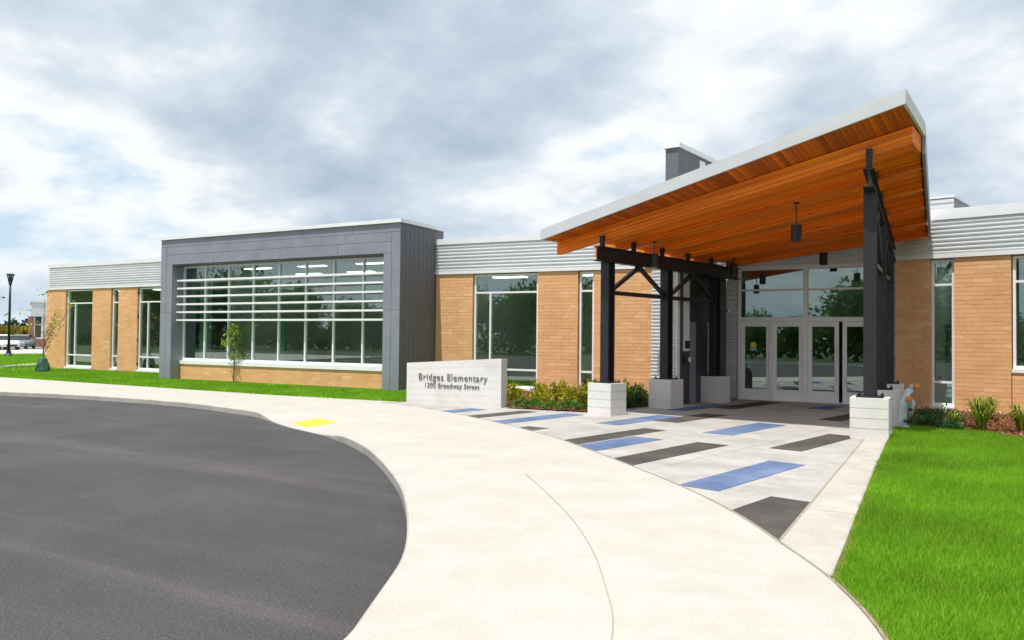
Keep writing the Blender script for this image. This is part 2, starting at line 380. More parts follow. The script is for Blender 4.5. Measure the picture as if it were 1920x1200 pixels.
def blades(poly, dens, h, wid, z0=0.0, seed=0):
    r = np.random.default_rng(seed); P = np.array(poly); lo, hi = P.min(0), P.max(0)
    n = int(dens*(hi-lo).prod()); x = r.uniform(lo[0], hi[0], n); y = r.uniform(lo[1], hi[1], n); k = inpoly(x, y, poly)
    x, y = x[k], y[k]; n = len(x); a = r.uniform(0, 2*np.pi, n); hh = h*r.uniform(.55, 1.25, n); ww = wid*r.uniform(.6, 1.3, n)
    la = r.uniform(0, 2*np.pi, n); ln = hh*r.uniform(.1, .75, n)
    V = np.zeros((n, 3, 3)); V[:, 0] = np.c_[x-np.cos(a)*ww, y-np.sin(a)*ww, np.full(n, z0)]; V[:, 1] = np.c_[x+np.cos(a)*ww, y+np.sin(a)*ww, np.full(n, z0)]
    V[:, 2] = np.c_[x+np.cos(la)*ln, y+np.sin(la)*ln, z0+hh]
    return V.reshape(-1, 3)
def leaf_quads(Pc, size, seed=0, up=.3, aspect=.55):
    r = np.random.default_rng(seed); n = len(Pc)
    d = r.normal(size=(n, 3)); d[:, 2] += up; d /= np.linalg.norm(d, axis=1)[:, None]
    e = np.cross(d, r.normal(size=(n, 3))); e /= np.linalg.norm(e, axis=1)[:, None]
    s = size*r.uniform(.6, 1.3, n)[:, None]; V = np.zeros((n, 4, 3))
    V[:, 0] = Pc; V[:, 1] = Pc+d*s*.5+e*s*aspect*.5; V[:, 2] = Pc+d*s; V[:, 3] = Pc+d*s*.5-e*s*aspect*.5
    return V.reshape(-1, 3)
def add_stuff(name, V, k, mat, label, cat, parent=None, M=None, kind='stuff'):
    me = stuff_mesh(name, V, None, mat, k); o = link(bpy.data.objects.new(name, me), parent, M)
    if parent is None: tag(o, label, cat)
    if kind: o['kind'] = kind
    return o
# ================================================================== GROUND
struct(MB().add([(-1500, -1500, -.30), (1500, -1500, -.30), (1500, 1500, -.30), (-1500, 1500, -.30)], [(0, 1, 2, 3)]), 'ground', 'ground')
kerb_px = [(0, 736), (200, 743), (350, 755), (430, 765), (480, 772), (540, 790), (600, 803), (660, 824), (700, 849), (735, 887), (755, 922), (763, 965), (762, 1010), (750, 1050), (720, 1095), (680, 1150), (640, 1200)]
kerb = [(-40, -12), (-38.5, 0), (-34, 7.0), (-28.5, 10.8)]+[(-23.2, 12.35), (-19.3, 12.95)]+[tuple(G(*q)[:2]) for q in kerb_px[2:]]+[(-2.62, 2.3), (-2.45, .6), (-2.5, -2), (-3.2, -6), (-5, -12)]
kerb = soften(smooth_line(kerb, 7), 5)
struct(MB().add([(-70, -25, -.115), (6, -25, -.115), (6, 14.5, -.115), (-70, 14.5, -.115)], [(0, 1, 2, 3)]), 'road', 'asphalt')
plaza_px = [(825, 770), (880, 781), (950, 796), (1050, 823), (1150, 860), (1280, 912), (1380, 962), (1460, 1015), (1560, 1085), (1650, 1180)]
pl_curve = soften(smooth_line([(-12.3, 15.6)]+[tuple(G(*q)[:2]) for q in plaza_px]+[(-.15, 4.2), (.05, 2.6), (.15, 0), (-.1, -3), (-1.2, -8)], 5), 3)
def normals2(pts):
    out = []
    for i in range(len(pts)):
        a, b = pts[max(i-1, 0)], pts[min(i+1, len(pts)-1)]; d = Vector((b[0]-a[0], b[1]-a[1])).normalized(); out.append((-d.y, d.x))
    return out
nk = normals2(kerb)                                     # points to the left of travel = into the pavement
RC = G(562, 792)
def ramp_drop(q):                                       # dropped kerb at the yellow plate
    d = math.hypot(q[0]-RC.x, q[1]-RC.y); t = max(0, min(1, (2.5-d)/1.5)); return -.10*t*t*(3-2*t)
inner = [(q[0]+n[0]*1.15, q[1]+n[1]*1.15) for q, n in zip(kerb, nk)]
lip = [(q[0]+n[0]*.16, q[1]+n[1]*.16) for q, n in zip(kerb, nk)]
pv = MB(); nkb = len(kerb)
pv.add([(q[0], q[1], ramp_drop(q)) for q in lip]+[(q[0], q[1], 0) for q in inner], [(i, i+1, nkb+i+1, nkb+i) for i in range(nkb-1)])
ia = max(i for i, q in enumerate(inner) if q[1] > 0 and q[0] > -6)
back = [(-12.0, 16.05), (-16.3, 15.85), (-21.1, 16.0), (-27.2, 16.25), (-36, 16.4), (-60, 16.6), (-60, -12)]
outl = [(q[0], q[1], 0) for q in inner]+[(q[0], q[1], 0) for q in pl_curve[::-1]]+[(q[0], q[1], 0) for q in back]
pv.add(outl, [tuple(range(len(outl)))])
pav = struct(pv, 'pavement', 'walk')
kb = MB(); pv2 = MB()
for i in range(nkb-1):
    P = []
    for q, l in ((kerb[i], lip[i]), (kerb[i+1], lip[i+1])): P.append((q, l, ramp_drop(q)))
    (q0, l0, d0), (q1, l1, d1) = P
    kb.add([(q0[0], q0[1], -.2), (q1[0], q1[1], -.2), (q1[0], q1[1], d1-.012), (q0[0], q0[1], d0-.012), (q1[0]*.9+l1[0]*.1, q1[1]*.9+l1[1]*.1, d1), (q0[0]*.9+l0[0]*.1, q0[1]*.9+l0[1]*.1, d0), (l1[0], l1[1], d1), (l0[0], l0[1], d0)],
           [(3, 2, 1, 0), (5, 4, 2, 3)])
    pv2.add([(q0[0]*.9+l0[0]*.1, q0[1]*.9+l0[1]*.1, d0), (q1[0]*.9+l1[0]*.1, q1[1]*.9+l1[1]*.1, d1), (l1[0], l1[1], d1), (l0[0], l0[1], d0)], [(0, 1, 2, 3)])
kb.build('kerb', 'kerbface', pav); pv2.build('kerb_top', 'walk', pav)
def ribbon(pts, w, z):
    n = normals2(pts); k = len(pts)
    return MB().add([(q[0]-m_[0]*w/2, q[1]-m_[1]*w/2, z) for q, m_ in zip(pts, n)]+[(q[0]+m_[0]*w/2, q[1]+m_[1]*w/2, z) for q, m_ in zip(pts, n)], [(i, i+1, k+i+1, k+i) for i in range(k-1)])
jn = soften(smooth_line([tuple(G(*q)[:2]) for q in [(985, 888), (1060, 958), (1110, 1030), (1135, 1100), (1150, 1180)]]+[(-1.4, 3.2), (-1.3, 1)], 6), 3)
ribbon(jn, .007, .004).build('joint', 'joint', pav)
ribbon(pl_curve[4:], .022, .005).build('joint', 'joint', pav)
# plaza with its coloured bands
plz_poly = [(q[0], q[1]) for q in pl_curve if q[1] > 6.5]+[(-1.19, 6.75), (-1.19, 22.6), (-5.5, 22.6), (-6.2, 19.6), (-6.98, 16.25), (-9.0, 16.12), (-9.05, 16.5), (-12.0, 16.3)]
z = -.006
plaza = struct(MB().add([(q[0], q[1], z) for q in plz_poly], [tuple(range(len(plz_poly)))]), 'plaza', 'plaza')
cu = sorted([(BX.dot(Vector((q[0], q[1], 0))), BY.dot(Vector((q[0], q[1], 0)))) for q in pl_curve if q[1] > 5])
def vcurve(u): return float(np.interp(u, [c[0] for c in cu], [c[1] for c in cu]))
bands = [('blue', -4.5, -4.0, 7.98, 10.47), ('dark', -3.46, -2.5, 5.5, 8.1), ('dark', -6.15, -5.63, 8, 11.53), ('dark', -5.03, -4.53, 11.7, 14.25), ('blue', -6.72, -6.16, 12.78, 15.1), ('blue', -7.3, -6.73, 9, 11.4),
         ('dark', -7.82, -7.36, 9, 12.6), ('blue', -8.95, -8.43, 12.65, 15.0), ('dark', -8.42, -7.86, 13.9, 16.1), ('blue', -9.5, -9.0, 16.28, 18.63), ('dark', -8.99, -8.45, 17.6, 20.4), ('dark', -6.1, -5.66, 16.7, 18.9),
         ('blue', -7.3, -6.8, 19.2, 20.55), ('blue', -12.85, -12.35, 11.5, 13.15), ('dark', -11.65, -11.2, 10, 13.6), ('blue', -10.6, -10.1, 10, 13.85), ('dark', -9.5, -9.02, 9, 11.28)]
for c, u0, u1, v0, v1 in bands:
    near = [(u, max(v0, vcurve(u)+.012)) for u in np.linspace(u0, u1, 5)]
    P = [UV(u, v) for u, v in near]+[UV(u1, v1), UV(u0, v1)]
    P2 = []
    for i in range(len(P)):                               # keep inside the plaza's right edge
        a, b = P[i], P[(i+1) % len(P)]; lim = -1.20
        if a.x <= lim: P2.append(a)
        if (a.x-lim)*(b.x-lim) < 0: P2.append(a.lerp(b, (lim-a.x)/(b.x-a.x)))
    P2 = [q for i, q in enumerate(P2) if (q-P2[i-1]).length > .01]
    n = len(P2); MB().prism([(q.x, q.y) for q in P2], -.05, 0.0).build('paving_band', c, plaza)
for u in (-11.0, -8.0, -5.3):                            # fine control joints
    ribbon([tuple(UV(u, vcurve(u)+.1)[:2]), tuple(UV(u, 15.9 if u < -9 else 20.3)[:2])], .006, -.002).build('joint', 'joint', plaza)
# light concrete edging beside the plaza
lawn_edge = [(-.68, 5.95), (-.69, 6.8), (-.73, 8.3), (-.79, 11.2), (-.83, 15.0)]
ed = [(-1.19, 6.74), (-.72, 5.98)]+lawn_edge+[(-.80, 21.0), (-1.19, 21.0)]
MB().add([(q[0], q[1], .0) for q in ed], [tuple(range(len(ed)))]).build('edging', 'edging')['kind'] = 'structure'
for yj in (8.2, 9.9, 11.6, 13.3):
    ribbon([(-1.18, yj), (-.74, yj)], .007, .003).build('joint', 'joint', pav)
ribbon([(-1.195, 6.8), (-1.195, 15.0)], .02, .004).build('joint', 'joint', pav)
simple('earth', (.16, .10, .045), .95, 0, .35, 14)
# right lawn and bed
pc = [q for q in pl_curve if q[1] < 5.95]
lawn_r = [(q[0], q[1]) for q in pc[::-1]]+lawn_edge+[(-.83, 17.1), (-.1, 17.35), (.67, 16.85), (1.18, 16.1), (3, 15.0), (9, 13), (9, -8)]
struct(MB().add([(q[0], q[1], -.012) for q in lawn_r], [tuple(range(len(lawn_r)-1, -1, -1))]), 'lawn', 'soil')
ribbon(soften([(q[0]+.01, q[1]) for q in ([q for q in pl_curve if q[1] < 5.95][::-1]+lawn_edge)], 1), .05, .004).build('soil_edge', 'earth')['kind'] = 'structure'
vis = [q for q in lawn_r[:-3]]+[(2.2, 15.3), (2.2, 9), (1.2, 3.0), (.4, 2.2)]
gv = [blades([q for q in lawn_r[:len(pc)+5+4]]+[(1.9, 15.4), (1.9, 9), (1.5, 3.5), (.2, 3.2)], 9500, .062, .0028, -.012, 1),
      blades([(1.5, 3.5), (1.9, 9), (1.9, 15.4), (3, 15.0), (7, 13.5), (7, -2), (.3, -2), (.2, 3.2)], 1200, .065, .006, -.012, 2)]
add_stuff('grass', np.concatenate(gv), 3, 'turf', 'bright green mown turf on the lawn right of the plaza', 'grass')
bed_r = [(-.80, 17.1), (-.1, 17.35), (.67, 16.85), (1.18, 16.1), (3, 15.0), (8.5, 13.2), (9, 19.2), (-1.05, 21.6), (-.80, 20.9)]
struct(MB().add([(q[0], q[1], .03) for q in bed_r], [tuple(range(len(bed_r)))]), 'mulch_bed', 'mulch')
# left lawn, path, bed left of the canopy
lawn_l = [(q[0], q[1]) for q in back[:-2]]+[(-62, 16.6), (-75, 20), (-75, 45), (-40, 40), (-37, 26), (-37, 21.95), (-25.5, 21.95), (-12.5, 21.95), (-9.4, 16.55)]
struct(MB().add([(q[0], q[1], -.01) for q in lawn_l], [tuple(range(len(lawn_l)-1, -1, -1))]), 'lawn', 'soil')
gl = [blades([(-12.0, 16.1), (-16.3, 15.9), (-21.1, 16.05), (-27.2, 16.3), (-34, 16.4), (-34, 21.7), (-25.4, 21.7), (-25.4, 19.15), (-14.4, 19.15), (-14.4, 21.0), (-12.6, 21.05), (-9.5, 16.5)], 900, .075, .009, -.01, 3),
      blades([(-34, 16.4), (-46, 16.5), (-62, 24), (-62, 36), (-37, 30), (-37, 21.7), (-34, 21.7)], 160, .09, .02, -.01, 4)]
add_stuff('grass', np.concatenate(gl), 3, 'turf', 'green mown strip of turf between the building and the long pavement', 'grass')
pth = [tuple(G(*q)[:2]) for q in [(-40, 692), (0, 689.0), (40, 686), (75, 683)]]+[(-44, 27.5)]
struct(ribbon(pth, .95, .045), 'path', 'walk')
a, b, c, d = G(-60, 666), G(95, 664), G(110, 655), G(-80, 655)
struct(MB().add([(q.x, q.y, .03) for q in (a, b, c, d)], [(0, 1, 2, 3)]), 'path', 'walk')
a, b, c, d = G(-220, 655), G(150, 653), G(130, 642.5), G(-300, 643)
struct(MB().add([(q.x, q.y, .0) for q in (a, b, c, d)], [(0, 1, 2, 3)]), 'parking_lot', 'lot')
bed_l = [(-9.35, 16.5), (-9.0, 16.5), (-9.0, 16.13), (-6.99, 16.26), (-6.2, 19.6), (-7.0, 21.5), (-12.5, 21.2)]
struct(MB().add([(q[0], q[1], .02) for q in bed_l], [tuple(range(len(bed_l)))]), 'mulch_bed', 'mulch')
def chips(poly, dens, s, seed, z):
    r = np.random.default_rng(seed); P = np.array(poly); lo, hi = P.min(0), P.max(0); n = int(dens*(hi-lo).prod())
    x = r.uniform(lo[0], hi[0], n); y = r.uniform(lo[1], hi[1], n); k = inpoly(x, y, poly)
    return leaf_quads(np.c_[x[k], y[k], z+r.uniform(0, .045, k.sum())], s, seed, .1, .5)
add_stuff('mulch', np.concatenate([chips(bed_l, 330, .07, 5, .02), chips([(-.80, 17.1), (-.1, 17.35), (.67, 16.85), (1.18, 16.1), (3, 15.0), (3, 20.5), (-1.0, 21.4)], 650, .055, 6, .03)]), 4, 'mulch', 'reddish brown bark mulch around the planting by the walls', 'mulch')
# tactile plate
k0 = min(range(nkb), key=lambda i: math.hypot(kerb[i][0]-G(553, 790).x, kerb[i][1]-G(553, 790).y))
q, n_ = Vector((*lip[k0], 0)), Vector((nk[k0][0], nk[k0][1], 0)); tdir = Vector((n_.y, -n_.x, 0))
tp = MB(); zr = lambda s: -.104*(1-s/.99)
c4 = [q+tdir*a+n_*s+EZ*(zr(s)+.012) for a, s in ((-.44, .06), (.44, .06), (.44, .66), (-.44, .66))]
c4b = [p_-EZ*.03 for p_ in c4]; tp.hexa([c4b[3], c4b[2], c4b[1], c4b[0], c4[3], c4[2], c4[1], c4[0]][::1])
tact = tp.build('tactile_plate', 'yellow'); tag(tact, 'bright yellow tactile warning plate set in the dropped kerb', 'tactile plate')
dm = MB()
for i in range(12):
    for j in range(8):
        s = .1+j*.0725; p_ = q+tdir*(-.37+i*.067)+n_*s+EZ*(zr(s)+.012); dm.lathe(p_, [(.022, 0), (.014, .006)], 6)
dm.build('dome', 'yellow', tact)['kind'] = 'stuff'
# ================================================================== SCHOOL BUILDING
school = empty('school_building', (-14, 22, 0), 'long single storey school building of tan brick, silver ribbed metal and a grey framed bay', 'building')
FW = FA(21.75); FBAY = FA(19.15); FE = FA(22.45); FR = FB(20.9)
brick_unit = None
def get_brick():
    global brick_unit
    if brick_unit is None:
        bm = bmesh.new(); bmesh.ops.create_cube(bm, size=1.0)
        bmesh.ops.bevel(bm, geom=bm.edges[:], offset=.012, segments=1, affect='EDGES')
        brick_unit = bpy.data.meshes.new('brick'); bm.to_mesh(brick_unit); bm.free(); brick_unit.materials.append(MAT['brick'])
    return brick_unit
rest_bricks = MB()
def brickwork(F, a0, a1, z0, z1, single, depth=.34):
    """one brick pier: recessed mortar core with every block laid on it"""
    core = MB().fb(F, a0+.006, a1-.006, .008, depth, z0, z1).build('brick_pier', 'mortar', school)
    bl, bh, j = .405, .1016, .007; n = int(round((z1-z0)/bh)); bh = (z1-z0)/n; B = F.mat()
    for r in range(n):
        x = a0 - (r % 2)*bl*.5 - (.13 if r % 5 == 3 else 0)
        while x < a1-.005:
            xa, xb = max(x, a0), min(x+bl, a1); x += bl
            if xb-xa < .04: continue
            dd = random.uniform(-.0025, .0025)
            if single:
                o = bpy.data.objects.new('brick', get_brick())
                M = B @ Matrix.Translation(((xa+xb)/2, .05+dd, z0+(r+.5)*bh)) @ Matrix.Diagonal((xb-xa-j, .1, bh-j, 1))
                link(o, core, M)
            else: rest_bricks.fb(F, xa+j/2, xb-j/2, dd, .1, z0+r*bh+j/2, z0+(r+1)*bh-j/2)
    return core
def cladding(F, a0, a1, z0, z1, d=-.03, pitch=.105, amp=.021, name='metal_cladding', mat='cladding'):
    mb = MB(); n = max(1, round((z1-z0)/pitch)); pr = []
    for i in range(n*8+1):
        t = i/8; ph = t % 1; sh = math.sin(2*math.pi*ph); sh = max(-1, min(1, sh*1.6)); pr.append((d - amp*sh, z0+(z1-z0)*t/n))
    k = len(pr); vs = [F.p(a0, dd, zz_) for dd, zz_ in pr]+[F.p(a1, dd, zz_) for dd, zz_ in pr]
    mb.add(vs, [(i, k+i, k+i+1, i+1) for i in range(k-1)])
    mb.fb(F, a0, a1, d+.02, d+.10, z0, z1)
    return mb.build(name, mat, school)
def window(F, a0, a1, z0, z1, vs=(), hs=(), fw=.055, d=.09, sill=True, name='window', cells=None, mat='whitealu', split=None):
    fr = MB(); dep = .11
    xs = [a0]+sorted(vs)+[a1]; zs = [z0]+sorted(hs)+[z1]
    fr.fb(F, a0, a0+fw, d, d+dep, z0, z1); fr.fb(F, a1-fw, a1, d, d+dep, z0, z1)
    fr.fb(F, a0+fw, a1-fw, d, d+dep, z1-fw, z1); fr.fb(F, a0+fw, a1-fw, d, d+dep, z0, z0+fw*1.3)
    for v in vs: fr.fb(F, v-fw/2, v+fw/2, d+.004, d+dep-.004, z0+fw*1.3, (split if split else z1-fw))
    for h in hs: fr.fb(F, a0+fw, a1-fw, d+.008, d+dep-.008, h-fw/2, h+fw/2)
    wo_ = fr.build(name, mat, school)
    for i in range(len(xs)-1):
        for k in range(len(zs)-1):
            if split and zs[k] >= split-.01 and i > 0: continue
            xe = xs[-1] if (split and zs[k] >= split-.01) else xs[i+1]
            MB().fb(F, xs[i]+.02, xe-.02, d+.05, d+.056, zs[k]+.02, zs[k+1]-.02).build('pane', 'glass', wo_)
    if sill: MB().fb(F, a0-.01, a1+.01, -.03, d+.02, z0-.085, z0-.004).build('sill', 'whitealu', wo_)
    return wo_
BT = 3.66                                              # brick top
# ---- middle wing (turned back 3 degrees)
T3 = math.radians(3.0); FM = Fr(Vector((-14.43, 21.06, 0)), Vector((math.cos(T3), math.sin(T3), 0)), Vector((-math.sin(T3), math.cos(T3), 0)))
brickwork(FM, .01, 1.365, 0, BT, False); brickwork(FM, 3.62, 4.92, 0, BT, False); brickwork(FM, 5.42, 7.9, 0, BT, False)
window(FM, 1.385, 3.60, .10, 3.63, (1.95,), (.66, 3.06), split=3.06); window(FM, 4.94, 5.40, .10, 3.63, (), (.66, 3.06))
MB().fb(FM, .01, 8.7, -.05, .10, BT+.003, BT+.10).build('flashing', 'coping', school)
cladding(FM, .01, 8.7, BT+.10, 4.62)
MB().fb(FM, .01, 8.7, -.075, .40, 4.62, 4.80).build('coping', 'coping', school)
MB().fb(FM, .01, 7.9, -.02, .02, 0, .012).build('base_trim', 'coping', school)
MB().box(-5.80, -5.72, 21.55, 22.38, 3.3, 4.8).build('return_wall', 'panelshade', school)
# ---- left wing
for a, b in ((-36.93, -35.45), (-33.45, -32.14), (-31.62, -30.33), (-28.3, -25.45)): brickwork(FW, a, b, 0, BT, False)
window(FW, -35.43, -33.47, .12, 3.63, (-34.86,), (.66, 3.02), split=3.02); window(FW, -32.12, -31.64, .12, 3.63, (), (.66, 3.02)); window(FW, -30.31, -28.32, .12, 3.63, (-29.75,), (.66, 3.02), split=3.02)
MB().fb(FW, -36.8, -25.45, -.05, .10, BT+.003, BT+.10).build('flashing', 'coping', school)
cladding(FW, -36.72, -25.45, BT+.10, 4.68)
MB().fb(FW, -36.80, -25.45, -.075, .40, 4.68, 4.85).build('coping', 'coping', school)
# end wall of the left wing, receding
FL = Fr(Vector((-36.93, 21.75, 0)), -EY, EX)           # a runs towards the camera
MB().fb(FW, -36.93, -36.6, .345, 14, 0, BT).build('end_wall', 'mortar', school)
MB().fb(FW, -36.72, -36.55, .08, 14, BT, 4.68).build('end_wall', 'panel', school)
MB().fb(FW, -36.80, -36.45, .405, 14, 4.68, 4.85).build('coping', 'coping', school)
# ---- right wing (turned 12.6 degrees)
right_cores = []
brickwork(FR, -5.76, -4.98, 0, BT, True); brickwork(FR, -4.46, -3.30, 0, BT, True); brickwork(FR, -3.29, -1.7, 0, 1.02, True)
brickwork(FR, -1.69, 1.5, 0, BT, False); brickwork(FR, -1.69, 4.5, 0, 1.0, False)
window(FR, -4.97, -4.47, .12, 3.63, (), (.69, 3.03)); window(FR, -3.28, -1.71, 1.06, 3.63, (-2.6,), (3.05,), split=3.05)
MB().fb(FR, -5.76, 4.5, -.05, .10, BT+.003, BT+.11).build('flashing', 'coping', school)
cladding(FR, -5.74, 4.5, BT+.11, 4.58)
MB().fb(FR, -5.78, 4.5, -.075, .45, 4.58, 4.83).build('coping', 'coping', school)
MB().fb(FR, -5.76, 3.2, -.03, .03, .0, .06).build('base_trim', 'coping', school)
rest_bricks.build('brickwork', 'brick', school)['kind'] = 'stuff'
# return wall from the right wing back to the entrance front
MB().fb(FR, -5.74, -5.5, .30, 1.9, 0, 4.6).build('return_wall', 'panelshade', school)
# ---- entrance front
cladding(FE, -5.75, -5.13, 0, 3.60, pitch=.092)
cladding(FE, -5.75, -1.06, 3.70, 4.9, d=-.05)
cladding(FE, -1.42, -1.08, 0, 3.70, pitch=.1)
ef = MB(); fw = .07
ef.fb(FE, -5.10, -5.02, 0, .14, 0, 3.70); ef.fb(FE, -1.50, -1.42, 0, .14, 0, 3.70); ef.fb(FE, -3.36, -3.24, 0, .14, 0, 3.70)
for a, b in ((-5.02, -3.36), (-3.24, -1.50)):
    ef.fb(FE, a, b, 0, .14, 3.60, 3.70); ef.fb(FE, a, b, .01, .13, 3.02, 3.07); ef.fb(FE, a, b, 0, .14, 2.17, 2.29)
ef.fb(FE, -4.22, -4.16, 0.004, .136, 0.0, 2.17)
fr_ = ef.build('entrance_frame', 'alu', school)
for a, b in ((-5.02, -3.36), (-3.24, -1.50)):
    for z0, z1 in ((2.29, 3.02), (3.07, 3.60)): MB().fb(FE, a+.005, b-.005, .06, .066, z0+.004, z1-.004).build('pane', 'glass', fr_)
def door(F, a0, a1, z1, hinge=0.0, handle=None):
    st = .105; db = MB()
    db.fb(F, a0, a0+st, .04, .085, .012, z1); db.fb(F, a1-st, a1, .04, .085, .012, z1)
    db.fb(F, a0+st, a1-st, .04, .085, z1-.13, z1); db.fb(F, a0+st, a1-st, .04, .085, .012, .30)
    do = db.build('door', 'alu', school)
    MB().fb(F, a0+st-.01, a1-st+.01, .058, .064, .29, z1-.12).build('pane', 'glass', do)
    MB().fb(F, a0+st-.03, a1-st+.03, .10, .14, 1.00, 1.055).build('push_bar', 'alu', do)
    if handle:
        hx = a1-st*.5 if handle > 0 else a0+st*.5
        hb = MB(); hb.tube([F.p(hx-.02, -.04, .55), F.p(hx-.02, -.04, 1.62)], [.016]*2, 8)
        for zh in (.62, 1.55): hb.tube([F.p(hx-.02, -.04, zh), F.p(hx-.02, .045, zh)], [.014]*2, 6)
        hb.build('pull_handle', 'alu', do)
    return do
d1 = door(FE, -5.015, -4.225, 2.165, handle=1); door(FE, -4.155, -3.365, 2.165)
d3 = door(FE, -3.235, -2.46, 2.165, handle=1); door(FE, -2.37, -1.505, 2.165)
MB().fb(FE, -4.245, -4.205, -.03, .035, 1.0, 1.11).build('lock', 'alu', d1)
st_ = MB(); cst = FE.p(-4.68, .05, 1.52); st_.tube([cst, cst+EY*.004], [.085, .085], 16); st_.build('sticker', 'yellow', d1)
MB().fb(FE, -4.76, -4.60, .05, .0545, 1.36, 1.45).build('sticker', 'stickerblue', d1)
MB().fb(FE, -5.1, -.9, -.02, .5, -.01, .011).build('threshold', 'alu', school)
# ---- grey framed bay
bx0, bx1, ox0, ox1, bzt = -25.40, -14.43, -24.77, -15.07, 5.11
by_ = FBAY
def panel(a0, a1, d0, d1, z0, z1, mat='panel'): return MB().fb(by_, a0, a1, d0, d1, z0, z1).build('bay_panel', mat, school, bevel=.006)
bc = MB(); bc.fb(by_, bx0+.03, ox0-.03, .03, 2.6, 0, 4.2); bc.fb(by_, ox1+.03, bx1-.03, .03, 2.2, 0, 4.2); bc.fb(by_, bx0+.03, bx1-.03, .03, 2.33, 4.2, bzt-.01)
bc.build('bay_core', 'darkpanel', school)
xj = [bx0, -23.1, -20.6, -18.0, bx1]
zr_ = [4.19, 4.55, 4.84, bzt]
g_ = .004
for k in range(3):
    lo = bx0 if k == 2 else ox0-.31; hi = bx1 if k == 2 else ox1+.31
    js = [lo, -22.6+k*.7, -19.4+k*.5, -16.9+k*.3, hi]
    for i in range(4): panel(js[i]+g_, js[i+1]-g_, 0, .028, zr_[k]+g_, zr_[k+1]-g_)
for a0, a1 in ((bx0, bx0+.31), (bx0+.31, ox0), (ox1, ox1+.31), (ox1+.31, bx1)):
    top = zr_[2] if a0 in (bx0, ox1+.31) else zr_[0]
    for z0, z1 in ((0, 2.45), (2.45, top)): panel(a0+g_, a1-g_, 0, .028, z0+g_, z1-g_)
for a0, a1 in ((ox0-.028, ox0), (ox1, ox1+.028)): panel(a0, a1, .0285, .62, 0, 4.186, 'panel')
panel(ox0, ox1, .0285, .62, 4.16, 4.186, 'panelshade')
npn = 8
for i in range(npn):                                    # vertical boards on the return
    d0, d1 = .03+i*1.87/npn, .03+(i+1)*1.87/npn; zs_ = 2.0+((i*7) % 5)*.22
    for z0, z1 in ((0, zs_), (zs_, bzt)): panel(bx1-.028, bx1, d0+.005, d1-.005, z0+.004, z1-.004, 'panelshade')
panel(bx1-.028, bx1, 1.905, 2.33, 4.81, bzt-.004, 'panelshade')
for i in range(3): panel(bx0, bx0+.028, .03+i*.86+.004, .03+(i+1)*.86-.004, .004, bzt-.004, 'panelshade')
MB().fb(by_, bx0-.05, bx1+.06, -.07, 2.38, bzt+.002, bzt+.115).build('coping', 'coping', school)
FK = FA(19.56); brickwork(FK, ox0+.001, ox1-.001, 0, .56, True, .2)
FWIN = FA(19.64); vx = [-24.82+1.222*i for i in range(1, 8)]
bw = window(FWIN, ox0+.002, ox1-.002, .70, 4.155, vx, (2.17, 3.62), fw=.06, d=.0, sill=False, name='bay_window')
MB().fb(by_, ox0+.003, ox1-.003, .37, .60, .562, .70).build('sill', 'whitealu', bw)
for zl in (2.17, 2.46, 2.75, 3.04, 3.33, 3.62):
    MB().fb(by_, ox0+.01, ox1-.003, .20, .36, zl-.03, zl+.03).build('louver', 'whitealu', bw)
# ---- vestibule with dark side wall and service door
FV = FB(17.75); ul = FV.hit(1222, 620)[0]
cladding(FV, ul, -10.10, 0, 3.55, d=-.01, pitch=.092)
FD = Fr(BX*-10.05, BY, -BX)                             # dark wall: a = v, facing the plaza
MB().fb(FD, 17.78, 20.45, .0, .16, 0, 3.56).build('dark_wall', 'darkpanel', school)
MB().fb(FB(17.76), ul, -10.2, .1, 2.9, 0, 3.52).build('vestibule_core', 'panelshade', school)
MB().fb(FD, 17.73, 17.86, -.012, .05, 0, 3.56).build('corner_trim', 'alu', school)
def fdv(x): return FD.hit(x, 640)[0]
dz = 2.1
dd_ = MB().fb(FD, fdv(1303), fdv(1325), -.03, -.002, .01, dz-.05).build('service_door', 'darkpanel', school, bevel=.006)
MB().fb(FD, fdv(1292), fdv(1302.5), -.035, -.002, 0, dz).build('jamb', 'panel', dd_)
MB().fb(FD, fdv(1325.5), fdv(1332), -.035, -.002, 0, dz).build('jamb', 'alu', dd_)
rs_ = MB().fb(FD, fdv(1280.5), fdv(1291.5), -.02, -.002, 1.35, 3.5).build('wall_strip', 'alu', school)
MB().fb(FD, fdv(1283), fdv(1290), -.05, -.021, 1.42, 1.62).build('intercom', 'black', rs_)
MB().fb(FD, fdv(1281), fdv(1286), -.04, -.003, 1.05, 1.22).build('card_reader', 'black', rs_)
rd = MB(); rd.lathe(FD.p(fdv(1291), -.03, 1.07), [(.03, 0), (.04, .03), (.04, .09), (.03, .12)], 10); rd.build('door_closer', 'alu', rs_)
# ---- roof items behind
R8 = math.radians(7.5); ex8, ey8 = Vector((math.cos(R8), -math.sin(R8), 0)), Vector((math.sin(R8), math.cos(R8), 0))
P0 = onplane(1272, 276, Vector((0, 27.0, 0)), EY); F8 = Fr(Vector((P0.x, P0.y, 0)), ex8, ey8); aL = F8.hit(1248, 300)[0]; zt = P0.z
rm_ = MB().fb(F8, aL, 0, 0, 7, 4.2, zt-.001).build('roof_monitor', 'panelshade', school)
MB().fb(F8, aL-.06, .07, -.07, 7.07, zt, zt+.17).build('coping', 'coping', rm_)
FS8 = Fr(F8.o, ey8, -ex8)
MB().fb(FS8, 1.85, 2.35, -.03, .02, 4.3, zt-.12).build('wall_panel', 'coping', rm_)
MB().fb(FS8, .05, .75, -.02, .02, zt-1.45, zt-.98).build('window', 'glass', rm_); MB().fb(FS8, 2.45, 3.7, -.02, .02, zt-1.1, zt-.2).build('window', 'glass', rm_)
P1 = onplane(1787, 369, BY*27.0, BY); F9 = Fr(Vector((P1.x, P1.y, 0)), BX, BY)
